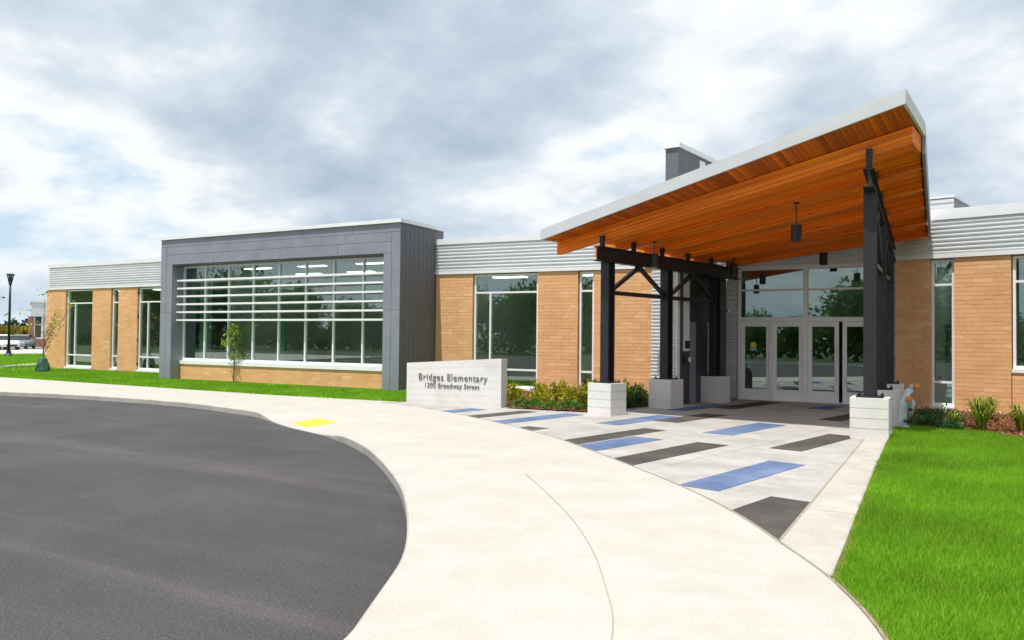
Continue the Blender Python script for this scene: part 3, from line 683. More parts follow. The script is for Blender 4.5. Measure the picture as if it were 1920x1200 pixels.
pb = MB().fb(F9, -6.2, -.001, .05, 5.0, 4.4, P1.z-.02).build('roof_penthouse', 'panel', school)
MB().fb(F9, -6.3, .06, -.06, 5.06, P1.z-.019, P1.z+.06).build('coping', 'coping', pb)
mbp = MB(); zz0 = 4.4
while zz0 < P1.z-.1: mbp.fb(F9, -6.2, .02, -.02-.02*((int(zz0*10)) % 2), .05, zz0, min(zz0+.115, P1.z-.02)); zz0 += .12
mbp.build('metal_cladding', 'cladding', pb)
# ---- rooms behind the glass
def room(F, a0, a1, d0, d1, zc, name='interior_room', wall='roomwall'):
    r_ = MB(); t = .12
    r_.fb(F, a0-t, a0, d0, d1, 0.02, zc); r_.fb(F, a1, a1+t, d0, d1, 0.02, zc); r_.fb(F, a0-t, a1+t, d1, d1+t, 0.02, zc)
    o = r_.build(name, wall, school)
    MB().fb(F, a0-t, a1+t, d0, d1+t, -.03, .018).build('floor', 'roomfloor', o)
    MB().fb(F, a0-t, a1+t, d0, d1+t, zc+.001, zc+.12).build('ceiling', 'roomceil', o)
    return o
r_m = room(FM, .25, 7.4, .36, 7.0, 3.72); r_l = room(FW, -36.5, -25.7, .36, 7.5, 3.72)
rb_ = room(FBAY, -24.9, -14.9, .66, 8.5, 4.25)
re_ = room(FE, -5.3, -1.2, .16, 8.0, 3.75); rr_ = room(FR, -5.2, 3.0, .36, 6.5, 3.72)
xc_ = FA(20.15).hit(529, 600)[0]; MB().fb(FBAY, xc_-.15, xc_+.15, .95, 1.25, .02, 4.24).build('column', 'roomteal', rb_)
MB().fb(FBAY, -24.4, -24.1, .95, 1.25, .02, 4.24).build('column', 'roomteal', rb_)
MB().fb(FW, -34.55, -33.75, .9, .95, 1.9, 3.3).build('wall_board', 'roomteal', r_l); MB().fb(FW, -34.5, -33.9, .95, 1.0, .4, 1.8).build('wall_board', 'roomteal', r_l); MB().fb(FW, -29.6, -29.2, .9, .96, .7, 3.2).build('wall_board', 'roomteal', r_l)
for a in (-4.3, -2.3):
    p_ = FE.p(a, 1.2, 3.742); mb = MB(); mb.lathe(p_, [(.10, -.012), (.10, 0)], 14); mb.build('downlight', 'lampglow', re_)
MB().fb(FE, -5.29, -1.21, 2.6, 2.68, 2.25, 3.7).build('bulkhead', 'roomwall', re_)
def room_lights(F, r_o, spots_, zc):
    for a, d in spots_: MB().fb(F, a-.6, a+.6, d-.15, d+.15, zc-.03, zc-.004).build('ceiling_light', 'lampglow', r_o)
room_lights(FM, r_m, ((1.6, 2.2), (4.2, 2.2), (6.2, 2.2), (2.6, 4.8), (5.6, 4.8)), 3.72); room_lights(FW, r_l, ((-34.5, 2.2), (-31.5, 2.2), (-28.5, 2.2), (-33, 5), (-29.5, 5)), 3.72)
room_lights(FBAY, rb_, tuple((a, d) for a in (-23.4, -20.6, -17.8) for d in (2.8, 5.6)), 4.25); room_lights(FR, rr_, ((-4.2, 2.2), (-2, 2.2), (-3, 4.6)), 3.72)
MB().fb(FR, -4.9, -4.62, 1.1, 1.16, .02, 2.1).build('inner_door', 'roomteal', rr_)
roof = MB(); roof.fb(FW, -36.7, -25.5, .3, 14, 4.3, 4.6); roof.fb(FBAY, -25.3, -14.5, .1, 2.3, 4.6, 5.08); roof.fb(FBAY, -25.3, -14.5, 2.3, 12, 4.3, 4.6); roof.fb(FM, .0, 8.6, .3, 14, 4.3, 4.58); roof.fb(FE, -5.5, -1.0, .2, 12, 4.0, 4.64); roof.fb(FR, -5.7, 4.4, .3, 12, 4.2, 4.55)
roof.build('roof', 'roofing', school)
# furniture that shows through the glass
def shelf(F, a, d, label):
    e = empty('bookshelf', F.p(a, d, .02), label, 'shelf'); sm = MB()
    sm.fb(F, a-.62, a-.59, d, d+.3, .02, 2.0); sm.fb(F, a+.59, a+.62, d, d+.3, .02, 2.0); sm.fb(F, a-.59, a+.59, d+.27, d+.3, .02, 2.0)
    sm.build('carcass', 'roomdark', e)
    for zs in (.3, .72, 1.14, 1.56, 1.97): MB().fb(F, a-.59, a+.59, d, d+.27, zs, zs+.025).build('shelf', 'roomteal', e)
    return e
shelf(FR, -2.55, .75, 'dark shelf unit with pale shelves behind the far right window')
bl_ = MB(); bl_.lathe(FR.p(-2.86, .9, 1.60), [(.02, 0), (.09, .03), (.13, .1), (.13, .16), (.09, .23), (.02, .26)], 14)
thing_mb(bl_, 'ball', 'orange', 'orange ball on the shelf behind the far right window', 'ball', smooth=True)
for k, (a, zs, mt) in enumerate(((-2.9, .745, 'whitealu'), (-2.62, .745, 'roomteal'))):
    thing_mb(MB().fb(FR, a, a+.2, .78, .98, zs+.42 if k > 5 else zs+.001, zs+.25), 'storage_box', mt, ('small white box on the shelf behind the far right window', 'small teal box on the shelf behind the far right window')[k], 'box', bevel=.01)
def table(F, a, d, label, mat='shelfwood', z=.74, wdt=1.5):
    e = empty('table', F.p(a, d, .02), label, 'table'); MB().fb(F, a-wdt/2, a+wdt/2, d-.35, d+.35, z-.04, z).build('tabletop', mat, e)
    for sa in (-1, 1):
        for sd in (-1, 1): MB().fb(F, a+sa*(wdt/2-.08)-.025, a+sa*(wdt/2-.08)+.025, d+sd*.28-.025, d+sd*.28+.025, .02, z-.041).build('leg', 'black', e)
table(FM, 2.4, 1.6, 'wooden table behind the wide window left of the canopy'); table(FBAY, -21.4, 2.0, 'wooden table behind the fourth bay window pane'); table(FBAY, -17.2, 2.2, 'wooden table behind the right hand bay window panes')
pot = empty('potted_plant', FBAY.p(-18.35, 1.0, .02), 'terracotta pot standing behind the bay window', 'plant pot')
mb = MB(); mb.lathe(FBAY.p(-18.35, 1.0, .02), [(.14, 0), (.2, .7), (.22, .86), (.19, .86)], 14); mb.build('pot', 'orange', pot)
add_stuff('leaves', leaf_quads(np.array(FBAY.p(-18.35, 1.0, 1.1))+RNG.normal(0, .14, (90, 3)), .16, 3), 4, 'deepgreen', None, None, pot, kind=None)
# ================================================================== CANOPY
canopy = empty('entrance_canopy', UV(-7, 16, 0), 'tilted orange timber entrance canopy on black steel frames and concrete plinths', 'canopy')
V0, VS = 14.12, 1.25
def zb(u, v): t = (v-V0)/6.25; return (3.80-.10*t)+(.187-.097*t)*(u+9.71)
def zdk(u, v): return zb(u, v)+.28+max(0, .028*(u+9.71))*max(0, min(1, (14.05-v)/.55))
def zin(u, v): return zb(u, v)+.18
def u_right(v): return min(-3.60, (-.33-.2178*v)/.976)
for i in range(6):                                      # glulam beams
    v = V0+VS*i; ul_ = (-11.05, -10.88, -10.5, -10.8, -10.6, -10.0)[i]; ur = u_right(v)-(.005 if i == 0 else .03)
    p, q = UV(ul_, v, zb(ul_, v)+.14), UV(ur, v, zb(ur, v)+.14)
    MB().bar(p, q, BY*.068, EZ*.14).build('glulam_beam', 'timber', canopy)
bw_ = .092; u = -11.0; vf = 13.50
def v_end(u): return 20.80 if u > -5.8 else ((22.33+.2178*u)/.976 if u > -10.2 else (21.58+.2178*u)/.976)
nb = int((-3.60+11.0)/bw_)
bw_ = (7.40)/nb
for i in range(nb):                                     # soffit boards
    u = -11.0+(i+.5)*bw_; ve = v_end(u)
    if u < -10.25: ve = 14.38
    if u > -4.95: ve = min(ve, (-.345-.976*(u+bw_/2))/.2178)
    sb_ = MB(); p, q = UV(u, vf, zdk(u, vf)+.022+random.uniform(0, .002)), UV(u, 14.10, zdk(u, 14.10)+.022)
    sb_.bar(p, q, (BX+EZ*.2).normalized()*(bw_/2-.002), EZ*.02)
    sb_.build('soffit_board', 'board', canopy)
nv = 62; dv = (20.8-14.19)/nv
for i in range(nv):                                     # inner boards run along the beams
    v = 14.19+(i+.5)*dv; ua, ub = -10.3, u_right(v)-.035
    if v > 19.6: ua = max(-10.3, -10.3+(v-19.6)*.2)
    MB().bar(UV(ua, v, zb(ua, v)+.165+random.uniform(0, .003)), UV(ub, v, zb(ub, v)+.165+random.uniform(0, .003)), BY*(dv/2-.0015), EZ*.02).build('soffit_board', 'timber', canopy)
MB().bar(UV(-3.64, 14.13, zb(-3.64, 14.13)+.145), UV(-3.64, 14.60, zb(-3.64, 14.6)+.145), BX*.03, EZ*.145).build('end_block', 'timber', canopy)
edge = [(-11.0, 14.38), (-11.0, vf), (-3.60, vf), (-3.60, 14.62), (u_right(20.7), 20.7)]
fh, ft = .235, .05
names = ['fascia']*4
for i in range(4):
    (ua, va), (ub, vb) = edge[i], edge[i+1]; A_, B_ = UV(ua, va), UV(ub, vb); dn = (B_-A_).normalized(); nrm = Vector((dn.y, -dn.x, 0))
    if i == 1: A_ -= dn*.05; B_ += dn*.05
    za, zb_ = zdk(ua, va)-.012, zdk(ub, vb)-.012; fh = .235
    if i == 3: za -= .29; zb_ -= .29; fh = .52
    P = [A_+EZ*za, B_+EZ*zb_, B_+nrm*ft+EZ*zb_, A_+nrm*ft+EZ*za]; T = [x+EZ*fh for x in P]
    MB().hexa([P[3], P[2], P[1], P[0], T[3], T[2], T[1], T[0]]).build('fascia', 'panel' if i == 3 else 'fasciametal', canopy)
rt = MB(); us = np.linspace(-11.0, -3.6, 12); vs_ = np.concatenate([[13.5, 14.38, 14.39], np.linspace(15, 21.6, 7)])
gp = []
for v in vs_:
    for s in np.linspace(0, 1, 12):
        u0_ = -11.0 if v < 14.385 else -10.26; uu = u0_+s*(u_right(min(v, 20.7))-u0_); gp.append(UV(uu, min(v, v_end(uu)), zdk(uu, v)+.215))
fc = [(j*12+i, j*12+i+1, (j+1)*12+i+1, (j+1)*12+i) for j in range(9) for i in range(11)]
rt.add(gp, fc); rt.build('roof_sheet', 'coping', canopy)
def hcol(F, a, d, z0, z1, fw_=.205, dp=.25):
    mb = MB(); t = .022
    mb.fb(F, a-fw_/2, a+fw_/2, d-dp/2, d-dp/2+t, z0, z1); mb.fb(F, a-fw_/2, a+fw_/2, d+dp/2-t, d+dp/2, z0, z1); mb.fb(F, a-.012, a+.012, d-dp/2+t, d+dp/2-t, z0, z1)
    return mb
def ibeam(p, q, side, h=.32, wd=.18):
    mb = MB(); t = .022; p, q = Vector(p), Vector(q)
    mb.bar(p-EZ*t/2, q-EZ*t/2, side*wd/2, EZ*t/2); mb.bar(p-EZ*(h-t/2), q-EZ*(h-t/2), side*wd/2, EZ*t/2); mb.bar(p-EZ*h/2, q-EZ*h/2, side*.011, EZ*(h/2-t)); mb.uv = []
    return mb
FLF = FB(0)                                              # left frame line u = UL
UL = -9.78
def plinth(F, a, d, wd, dp, h, mat='cast'):
    mb = MB(); n = 4; gz = .012
    for k in range(n):
        z0, z1 = h*k/n, h*(k+1)/n; ins = 0 if k % 1 == 0 else .002
        mb.fb(F, a-wd/2, a+wd/2, d-dp/2, d+dp/2, z0 + (gz/2 if k else -.12), z1-(gz/2 if k < n-1 else 0))
        if k < n-1: mb.fb(F, a-wd/2+.007, a+wd/2-.007, d-dp/2+.007, d+dp/2-.007, z1-gz/2, z1+gz/2)
    o = mb.build('plinth', mat, canopy)
    bp = MB(); bp.fb(F, a-wd*.36, a+wd*.36, d-dp*.36, d+dp*.36, h+.001, h+.022); bp.build('base_plate', 'steel', o)
    for sa in (-1, 1):
        for sd in (-1, 1):
            b_ = MB(); b_.lathe(F.p(a+sa*wd*.30, d+sd*dp*.30, h+.023), [(.024, 0), (.024, .022), (.012, .024), (.012, .05)], 6); b_.build('anchor_bolt', 'steel', o)
    return o
def frame_row(F, a, d0, step, ztop, zl, side):
    """a = offset across, columns along d; ztop(d) = top of beam"""
    h = .32
    for k in range(3):
        d = d0+step*k; plinth(F, a, d, .60, .60, .69)
        hcol(F, a, d, .713, ztop(d)-h-.002).build('column', 'steel', canopy)
        pl_ = MB().fb(F, a-.1, a+.1, d-.13, d+.13, ztop(d)-h-.0015, ztop(d)-h+.012)
    s, e = d0-.42, d0+step*2.5+.1
    ibeam(F.p(a, s, ztop(s)), F.p(a, e, ztop(e)), F.ex).build('steel_beam', 'steel', canopy)
    for k in range(2):
        da, db = d0+step*k+.126, d0+step*(k+1)-.126; dm = (da+db)/2
        MB().bar(F.p(a, da, zl), F.p(a, db, zl), F.ex*.045, EZ*.045).build('tie', 'steel', canopy)
        top = ztop(dm)-h-.02
        for dd in (da, db):
            p, q = F.p(a, dd, zl+.05), F.p(a, dm, top); dn = (q-p).normalized(); MB().bar(p, q, F.ex*.04, dn.cross(F.ex).normalized()*.04).build('brace', 'steel', canopy)
        MB().fb(F, a-.05, a+.05, dm-.09, dm+.09, top-.10, top+.018).build('gusset', 'steel', canopy)
frame_row(FLF, UL, V0+.12, 2.5, lambda d: 3.64, 2.66, 1)
FRF = FA(0); XR = -1.12
Y0R = (V0-.2178*XR)/.976+.15; SR = 2.5/.976
ztr = lambda Y: 4.62-.094*(Y-14.0)
frame_row(FRF, XR, Y0R, SR, ztr, 3.05, 1)
for i in range(6):                                      # hangers between beam and glulam
    v = V0+VS*i
    MB().fb(FLF, UL-.05, UL+.05, v-.135, v-.071, 3.641, zb(UL, v)+.09).build('post', 'steel', canopy)
    Y = (v-.2178*XR)/.976; u_ = XR*.976-.2178*Y
    if Y < 21.2: MB().fb(FRF, XR-.05, XR+.05, Y-.15, Y-.08, ztr(Y-.1)+.001, zb(u_, v)+.12).build('post', 'steel', canopy)
for s in (-.03, .03):
    pass
# pendant lights
def pendant(x, y0, y1, D, label):
    d = ray(x, (y0+y1)/2); P = C0+d*(D/F_PX); kk = round((BY.dot(P)-V0)/VS); D *= (V0+VS*kk)/BY.dot(P); P = C0+d*(D/F_PX); hgt = (y1-y0)/F_PX*D; r = hgt*.315; z0 = P.z-hgt/2
    u, v = BX.dot(P), BY.dot(P)
    e = empty('pendant_light', (P.x, P.y, z0), label, 'pendant light', 'cylinder pendants under the canopy')
    mb = MB(); mb.lathe((P.x, P.y, z0), [(r*.86, .0), (r, .0), (r, hgt), (r*.3, hgt+.01)], 18); mb.build('shade', 'black', e)
    zt_ = zb(u, v)+.002; mb = MB(); mb.tube([(P.x, P.y, z0+hgt), (P.x, P.y, zt_)], [.011, .011], 6); mb.build('stem', 'black', e)
    mb = MB(); mb.lathe((P.x, P.y, zt_-.03), [(.06, 0), (.06, .03)], 12); mb.build('ceiling_plate', 'black', e)
pendant(1493, 422, 453, 15.0, 'black cylinder pendant under the canopy, the nearest and largest one')
pendant(1544, 474, 497, 19.6, 'black cylinder pendant hanging before the glazing over the doors')
pendant(1227, 476, 501, 18.2, 'dark grey cylinder pendant beside the left steel beam of the canopy')
pendant(1376, 495, 516, 20.6, 'black cylinder pendant at the rear end of the left steel beam')
# ================================================================== SIGN
SL, SR_ = G(762, 755), G(939, 764.5); sd = (SR_-SL).normalized(); sn = Vector((-sd.y, sd.x, 0)); FSg = Fr(Vector((SL.x, SL.y, 0)), sd, sn); sw = (SR_-SL).length
sign = empty('monument_sign', FSg.p(sw/2, .15, 0), 'white board-marked concrete school sign wall with grey lettering', 'sign')
mb = MB(); n = 7
for k in range(n):
    f0, f1 = k/n, (k+1)/n
    def zt2(a, f): return -.1+( (1.0+.16*a/sw)+.1)*f
    o_ = random.uniform(0, .004)
    P = [FSg.p(0, o_, zt2(0, f0)), FSg.p(sw, o_, zt2(sw, f0)), FSg.p(sw, .32-o_, zt2(sw, f0)), FSg.p(0, .32-o_, zt2(0, f0)), FSg.p(0, o_, zt2(0, f1)-.003), FSg.p(sw, o_, zt2(sw, f1)-.003), FSg.p(sw, .32-o_, zt2(sw, f1)-.003), FSg.p(0, .32-o_, zt2(0, f1)-.003)]
    mb.hexa(P)
mb.fb(FSg, .012, sw-.012, .012, .308, -.1, .985)
mb.build('slab', 'cast', sign)
def lettering(txt, a0, a1, zc, size, name='lettering'):
    cu_ = bpy.data.curves.new(name, 'FONT'); cu_.body = txt; cu_.size = size; cu_.extrude = .008; cu_.space_character = 1.12; cu_.offset = .0
    to = bpy.data.objects.new('tmp', cu_); COL.objects.link(to); bpy.context.view_layer.update()
    me = bpy.data.meshes.new_from_object(to.evaluated_get(bpy.context.evaluated_depsgraph_get())); bpy.data.objects.remove(to)
    xs = [v.co.x for v in me.vertices]; k = (a1-a0)/(max(xs)-min(xs))
    for v in me.vertices: v.co = Vector(((v.co.x-min(xs))*k, v.co.y*1.0, v.co.z))
    me.materials.clear(); me.materials.append(MAT['letter'])
    R = Matrix(((sd.x, 0, -sn.x, 0), (sd.y, 0, -sn.y, 0), (0, 1, 0, 0), (0, 0, 0, 1)))
    M_ = Matrix.Translation(FSg.p(a0, -.009, zc)) @ R; bm = bmesh.new(); bm.from_mesh(me); seen, isl = set(), []
    for f in bm.faces:                                   # one mesh per letter: islands that share their width belong together
        if f in seen: continue
        st, grp = [f], []
        seen.add(f)
        while st:
            q = st.pop(); grp.append(q)
            for e in q.edges:
                for h in e.link_faces:
                    if h not in seen: seen.add(h); st.append(h)
        xs_ = [v.co.x for q in grp for v in q.verts]; isl.append([min(xs_), max(xs_), grp])
    isl.sort(key=lambda t: t[0]); let = []
    for t in isl:
        if let and t[0] < let[-1][1]-.002: let[-1][1] = max(let[-1][1], t[1]); let[-1][2] += t[2]
        else: let.append(t)
    for x0, x1, grp in let:
        vi = {}; fs_ = []
        for q in grp: fs_.append(tuple(vi.setdefault(v, len(vi)) for v in q.verts))
        m2 = bpy.data.meshes.new('letter'); m2.from_pydata([tuple(v.co) for v in vi], [], fs_); m2.materials.append(MAT['letter'])
        link(bpy.data.objects.new('letter', m2), sign, M_)
    bm.free()
lettering('Bridges Elementary', .36, 2.27, .59, .235); lettering('1200 Broadway Street', .55, 2.06, .415, .16)
# ================================================================== FITTINGS
fd = empty('hose_connection', (-.80, 16.95, 0), 'pale grey standing pipe fitting with two orange caps behind the plinths', 'hose connection')
mb = MB(); mb.tube([(-.72, 16.9, -.05), (-.72, 16.9, .12), (-.70, 16.9, .45), (-.62, 16.9, .72)], [.10, .08, .075, .07], 12); mb.tube([(-.62, 17.5, .1), (-.58, 17.45, .45), (-.60, 17.0, .70)], [.07, .075, .07], 12)
mb.lathe((-.72, 16.9, .0), [(.14, 0), (.14, .03), (.09, .05)], 12); mb.build('pipe', 'palegrey', fd, smooth=True)
for c_, dr, r in (((-.60, 16.84, .56), Vector((.35, -.9, .15)), .055), ((-.50, 17.25, .78), Vector((.7, -.65, .2)), .055)):
    c_ = Vector(c_); dr.normalize(); mb = MB(); mb.tube([c_-dr*.10, c_], [.062, .062], 12); mb.build('outlet', 'palegrey', fd); mb = MB(); mb.tube([c_+dr*.001, c_+dr*.05, c_+dr*.06], [r, r, r*.6], 12); mb.build('cap', 'orange', fd)
for c_ in ((-.58, 16.82, .36), (-.66, 16.8, .14)):
    mb = MB(); mb.tube([Vector(c_), Vector(c_)+Vector((.03, -.06, 0))], [.035, .03], 8); mb.build('bolt', 'black', fd)
sc = empty('security_camera', FE.p(-5.33, -.2, 2.45), 'white dome security camera on the ribbed wall beside the doors', 'camera')
pc_ = FE.hit(1365, 583); pcv = FE.p(pc_[0], -.16, pc_[1]); W[sc.name] = Matrix.Translation(pcv); sc.matrix_basis = W[sc.name]
mb = MB(); mb.tube([pcv+EY*.11, pcv+EY*.02, pcv-EY*.03], [.05, .09, .085], 14); mb.build('housing', 'whitealu', sc, smooth=True)
mb = MB(); mb.tube([pcv-EY*.031, pcv-EY*.06, pcv-EY*.07], [.042, .035, .02], 12); mb.build('lens', 'black', sc)
# ================================================================== PLANTS
def leafthing(name, V, k, mat, parent): 
    me = stuff_mesh(name, V, None, mat, k); return link(bpy.data.objects.new(name, me), parent, Matrix.Identity(4))
def strap_clump(n, h, spread, seed):                     # arching strap leaves, 3 quads each as islands of 4
    r = np.random.default_rng(seed); out = []
    for i in range(n):
        a = r.uniform(0, 6.283); l = h*r.uniform(.6, 1.15); sp = spread*r.uniform(.4, 1.2); b = np.array([np.cos(a), np.sin(a), 0]); s_ = np.array([-np.sin(a), np.cos(a), 0]); wd = .011*r.uniform(.8, 1.5)
        base = b*r.uniform(0, .05)+s_*r.uniform(-.05, .05)
        pts = [base, base+b*sp*.25+np.array([0, 0, l*.55]), base+b*sp*.7+np.array([0, 0, l*.95]), base+b*sp*1.15+np.array([0, 0, l*.82])]; ws = [wd, wd*1.1, wd*.7, .002]
        for j in range(3): out += [pts[j]-s_*ws[j], pts[j]+s_*ws[j], pts[j+1]+s_*ws[j+1], pts[j+1]-s_*ws[j+1]]
    return np.array(out)
def bush(n, rx, rz, seed, size, low=.1):
    r = np.random.default_rng(seed); d = r.normal(size=(n, 3)); d /= np.linalg.norm(d, axis=1)[:, None]; rr = r.uniform(.35, 1, n)**.6
    # uneven lobes
    lob = 1+.28*np.sin(d[:, 0]*4+seed)*np.cos(d[:, 1]*5+seed*2)
    P = d*(rr*lob)[:, None]*np.array([rx, rx, rz]); P[:, 2] = np.abs(P[:, 2])*1.0+low*rz*0; return leaf_quads(P, size, seed, .5)
def plantproto(kind, seed):
    e = bpy.data.objects.new('plant', None); return e
def make_plant(name, V, mat, loc, label, cat, group, stems=5, h=.3, rz=0.0):
    e = empty(name, loc, label, cat, group, rz); 
    me = stuff_mesh('foliage', V, None, mat, 4); o = bpy.data.objects.new('foliage', me); link(o, e, W[e.name].copy())
    mb = MB(); r = random.Random(len(V))
    for i in range(stems):
        a = r.uniform(0, 6.28); mb.tube([(0, 0, -.02), (math.cos(a)*h*.2, math.sin(a)*h*.2, h*.6), (math.cos(a)*h*.4, math.sin(a)*h*.4, h)], [.006, .005, .003], 5)
    mb.build('stem', 'twig', e, M=W[e.name].copy()); return e
# yellow-green perennials left of the front plinth
per = [make_plant('perennial_plant', np.concatenate([bush(420, .26, .46, 20+k, .10), strap_clump(26, .5, .16, 40+k)]), 'perennial', (0, 0, 0), 'yellow green perennial clump in the bed between the sign and the plinth', 'plant', 'perennials between the sign and the front plinth', 6, .4) for k in range(3)]
spots = [(-8.75, 17.3, .75), (-8.35, 16.95, .6), (-7.95, 17.4, .85), (-7.5, 17.1, .7), (-7.15, 17.35, .95), (-8.55, 17.9, 1.0), (-8.05, 18.1, .95), (-7.55, 17.8, 1.1), (-7.12, 17.9, 1.15), (-9.2, 18.3, 1.0), (-8.7, 18.6, 1.0), (-7.9, 18.8, 1.1), (-7.35, 18.6, 1.2), (-6.98, 18.3, 1.1), (-9.6, 17.6, .9), (-10.2, 18.2, 1.0)]
for i, (x, y, s) in enumerate(spots):
    M = Matrix.Translation((x, y, .02)) @ Matrix.Rotation(i*1.3, 4, 'Z') @ Matrix.Scale(s, 4)
    if i < 3: 
        W0 = W[per[i].name].copy(); per[i].matrix_basis = M
        W[per[i].name] = M
        for ch in per[i].children: W[ch.name] = M @ W0.inverted() @ W[ch.name]
    else: per.append(copy_tree(per[i % 3], M))
ORD = ['first', 'second', 'third', 'fourth', 'fifth', 'sixth', 'seventh', 'eighth']
def place_labels(obs, fmt):
    rows_ = {}
    for o in obs: rows_.setdefault('front' if W[o.name].translation.y < 17.5 else ('middle' if W[o.name].translation.y < 18.25 else 'back'), []).append(o)
    for rn, os_ in rows_.items():
        os_.sort(key=lambda o: W[o.name].translation.x)
        for k, o in enumerate(os_): o['label'] = fmt % (ORD[k], rn)
place_labels(per, '%s clump from the sign in the %s row of yellow green perennials')
lows = []
low = make_plant('low_shrub', bush(380, .30, .17, 61, .075), 'lowgreen', (-8.5, 16.5, .02), 'low green groundcover clump along the front edge of the bed by the sign', 'plant', 'low green clumps at the front of the sign bed', 4, .12)
for i, (x, y, s) in enumerate([(-8.0, 16.5, .8), (-7.55, 16.55, 1.1), (-7.15, 16.6, .7), (-8.85, 16.6, .9)]): lows.append(copy_tree(low, Matrix.Translation((x, y, .02)) @ Matrix.Rotation(i*2.1, 4, 'Z') @ Matrix.Scale(s, 4)))
for k, o in enumerate(sorted(lows+[low], key=lambda o: W[o.name].translation.x)): o['label'] = '%s low green clump from the sign along the plaza edge of the bed' % ORD[k]
shrs = []
shr = make_plant('dark_shrub', np.concatenate([bush(320, .26, .36, 71, .09), strap_clump(40, .4, .2, 72)]), 'deepgreen', (-6.9, 18.4, .02), 'dark green clump growing between the first and second plinths', 'plant', 'dark clumps behind the front plinth', 5, .3)
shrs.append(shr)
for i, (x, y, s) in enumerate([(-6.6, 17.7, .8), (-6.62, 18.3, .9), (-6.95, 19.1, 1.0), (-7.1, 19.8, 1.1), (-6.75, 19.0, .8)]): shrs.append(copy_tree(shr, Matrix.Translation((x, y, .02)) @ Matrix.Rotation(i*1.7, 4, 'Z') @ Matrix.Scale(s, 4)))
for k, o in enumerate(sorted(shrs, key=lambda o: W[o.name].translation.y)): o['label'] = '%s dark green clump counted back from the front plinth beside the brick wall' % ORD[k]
# right bed
jun = [((1775, 788), .95, 'spreading green juniper at the foot of the narrow window right of the canopy'), ((1738, 797), .75, 'dark low juniper nearest the stack of plinths'), ((1735, 782), .5, 'small dark juniper against the shaded brick pier'), ((1782, 803), .55, 'pale green juniper sprig at the lawn edge below the narrow window')]
for i, (q, s, lb) in enumerate(jun):
    p_ = G(q[0], q[1], .03); make_plant('juniper', bush(440, .36*s, .24*s, 80+i, .07), 'juniper', (p_.x, p_.y, .03), lb, 'shrub', 'junipers in the right bed', 5, .2*s)
lil = [((1838, 806), .55, 'yellow green strap-leaved clump in the mulch below the right brick pier'), ((1852, 790), .5, 'strap-leaved clump close to the right brick pier, behind another'), ((1916, 812), .5, 'strap-leaved clump at the right edge of the mulch bed'), ((1790, 795), .25, 'tiny yellowing sprig beside the juniper')]
for i, (q, h, lb) in enumerate(lil):
    p_ = G(q[0], q[1], .03); make_plant('daylily', strap_clump(90 if h > .3 else 40, h, h*.55, 90+i), 'lily', (p_.x, p_.y, .03), lb, 'plant', 'daylilies in the right bed', 3, h*.4)
# young tree before the bay
def branch_tree(name, loc, label, cat, trunk_pts, rad, limbs, bark, group=None):
    e = empty(name, loc, label, cat, group); mb = MB(); mb.tube([Vector(loc)+Vector(p) for p in trunk_pts], rad, 7)
    for L, rr in limbs: mb.tube([Vector(loc)+Vector(p) for p in L], rr, 5)
    mb.build('trunk', bark, e, smooth=True); return e
tb = G(438, 716); r = random.Random(5); limbs = []
for i in range(14):
    a = r.uniform(0, 6.28); z0 = r.uniform(.75, 1.7); l = r.uniform(.25, .5); limbs.append(([(0, 0, z0), (math.cos(a)*l*.6, math.sin(a)*l*.6, z0+l*.5), (math.cos(a)*l, math.sin(a)*l, z0+l*.9)], [.010, .007, .003]))
yt = branch_tree('young_tree', tuple(tb), 'slim young tree with a small light green crown before the bay window', 'tree', [(0, 0, -.05), (.01, 0, .7), (0, .01, 1.4), (0, 0, 2.05)], [.022, .018, .012, .004], limbs, 'bark')
cp = []; rg = np.random.default_rng(3)
for i in range(36):
    t = rg.uniform(0, 1); a = rg.uniform(0, 6.28); rad_ = .40*math.sin(math.pi*(.16+.80*t))**.8*rg.uniform(.35, 1); c_ = np.array([math.cos(a)*rad_, math.sin(a)*rad_, .82+1.28*t]); cp.append(c_+rg.normal(0, .075, (20, 3)))
me = stuff_mesh('crown', leaf_quads(np.concatenate(cp), .085, 4, .1), None, 'youngleaf', 4); link(bpy.data.objects.new('crown', me), yt, Matrix.Translation(tb))
# sapling with watering bag
sb = G(80, 698); limbs = []; tips = []
for i in range(13):
    a = r.uniform(0, 6.28); z0 = r.uniform(.7, 1.7); l = r.uniform(.7, 1.5); q1 = Vector((math.cos(a)*l*.45, math.sin(a)*l*.45, z0+l*.45)); q2 = Vector((math.cos(a)*l*.75, math.sin(a)*l*.75, z0+l*1.0)); limbs.append(([(0, 0, z0), q1, q2], [.012, .008, .003])); tips += [q1, q2]
    b2 = q1.lerp(q2, .4); a2 = a+r.uniform(-1, 1); q3 = b2+Vector((math.cos(a2)*l*.3, math.sin(a2)*l*.3, l*.25)); limbs.append(([b2, b2.lerp(q3, .5), q3], [.006, .005, .002])); tips.append(q3)
sap = branch_tree('bare_sapling', tuple(sb), 'thin almost bare reddish sapling with a green watering bag beside the left brick corner', 'tree', [(0, 0, -.05), (.02, 0, 1.0), (-.02, .02, 2.2), (.0, 0, 3.35)], [.03, .024, .014, .004], limbs, 'twig')
tp_ = np.concatenate([np.array(t)+rg.normal(0, .09, (5, 3)) for t in tips]+[np.array([0, 0, 3.35])+rg.normal(0, .08, (16, 3))])
me = stuff_mesh('leaves', leaf_quads(tp_, .11, 9, .1), None, 'perennial', 4); link(bpy.data.objects.new('leaves', me), sap, Matrix.Translation(sb))
mb = MB(); prof = [(.26, 0), (.27, .1), (.24, .35), (.15, .58), (.06, .66)]
mb.lathe((sb.x, sb.y, -.01), prof, 12)
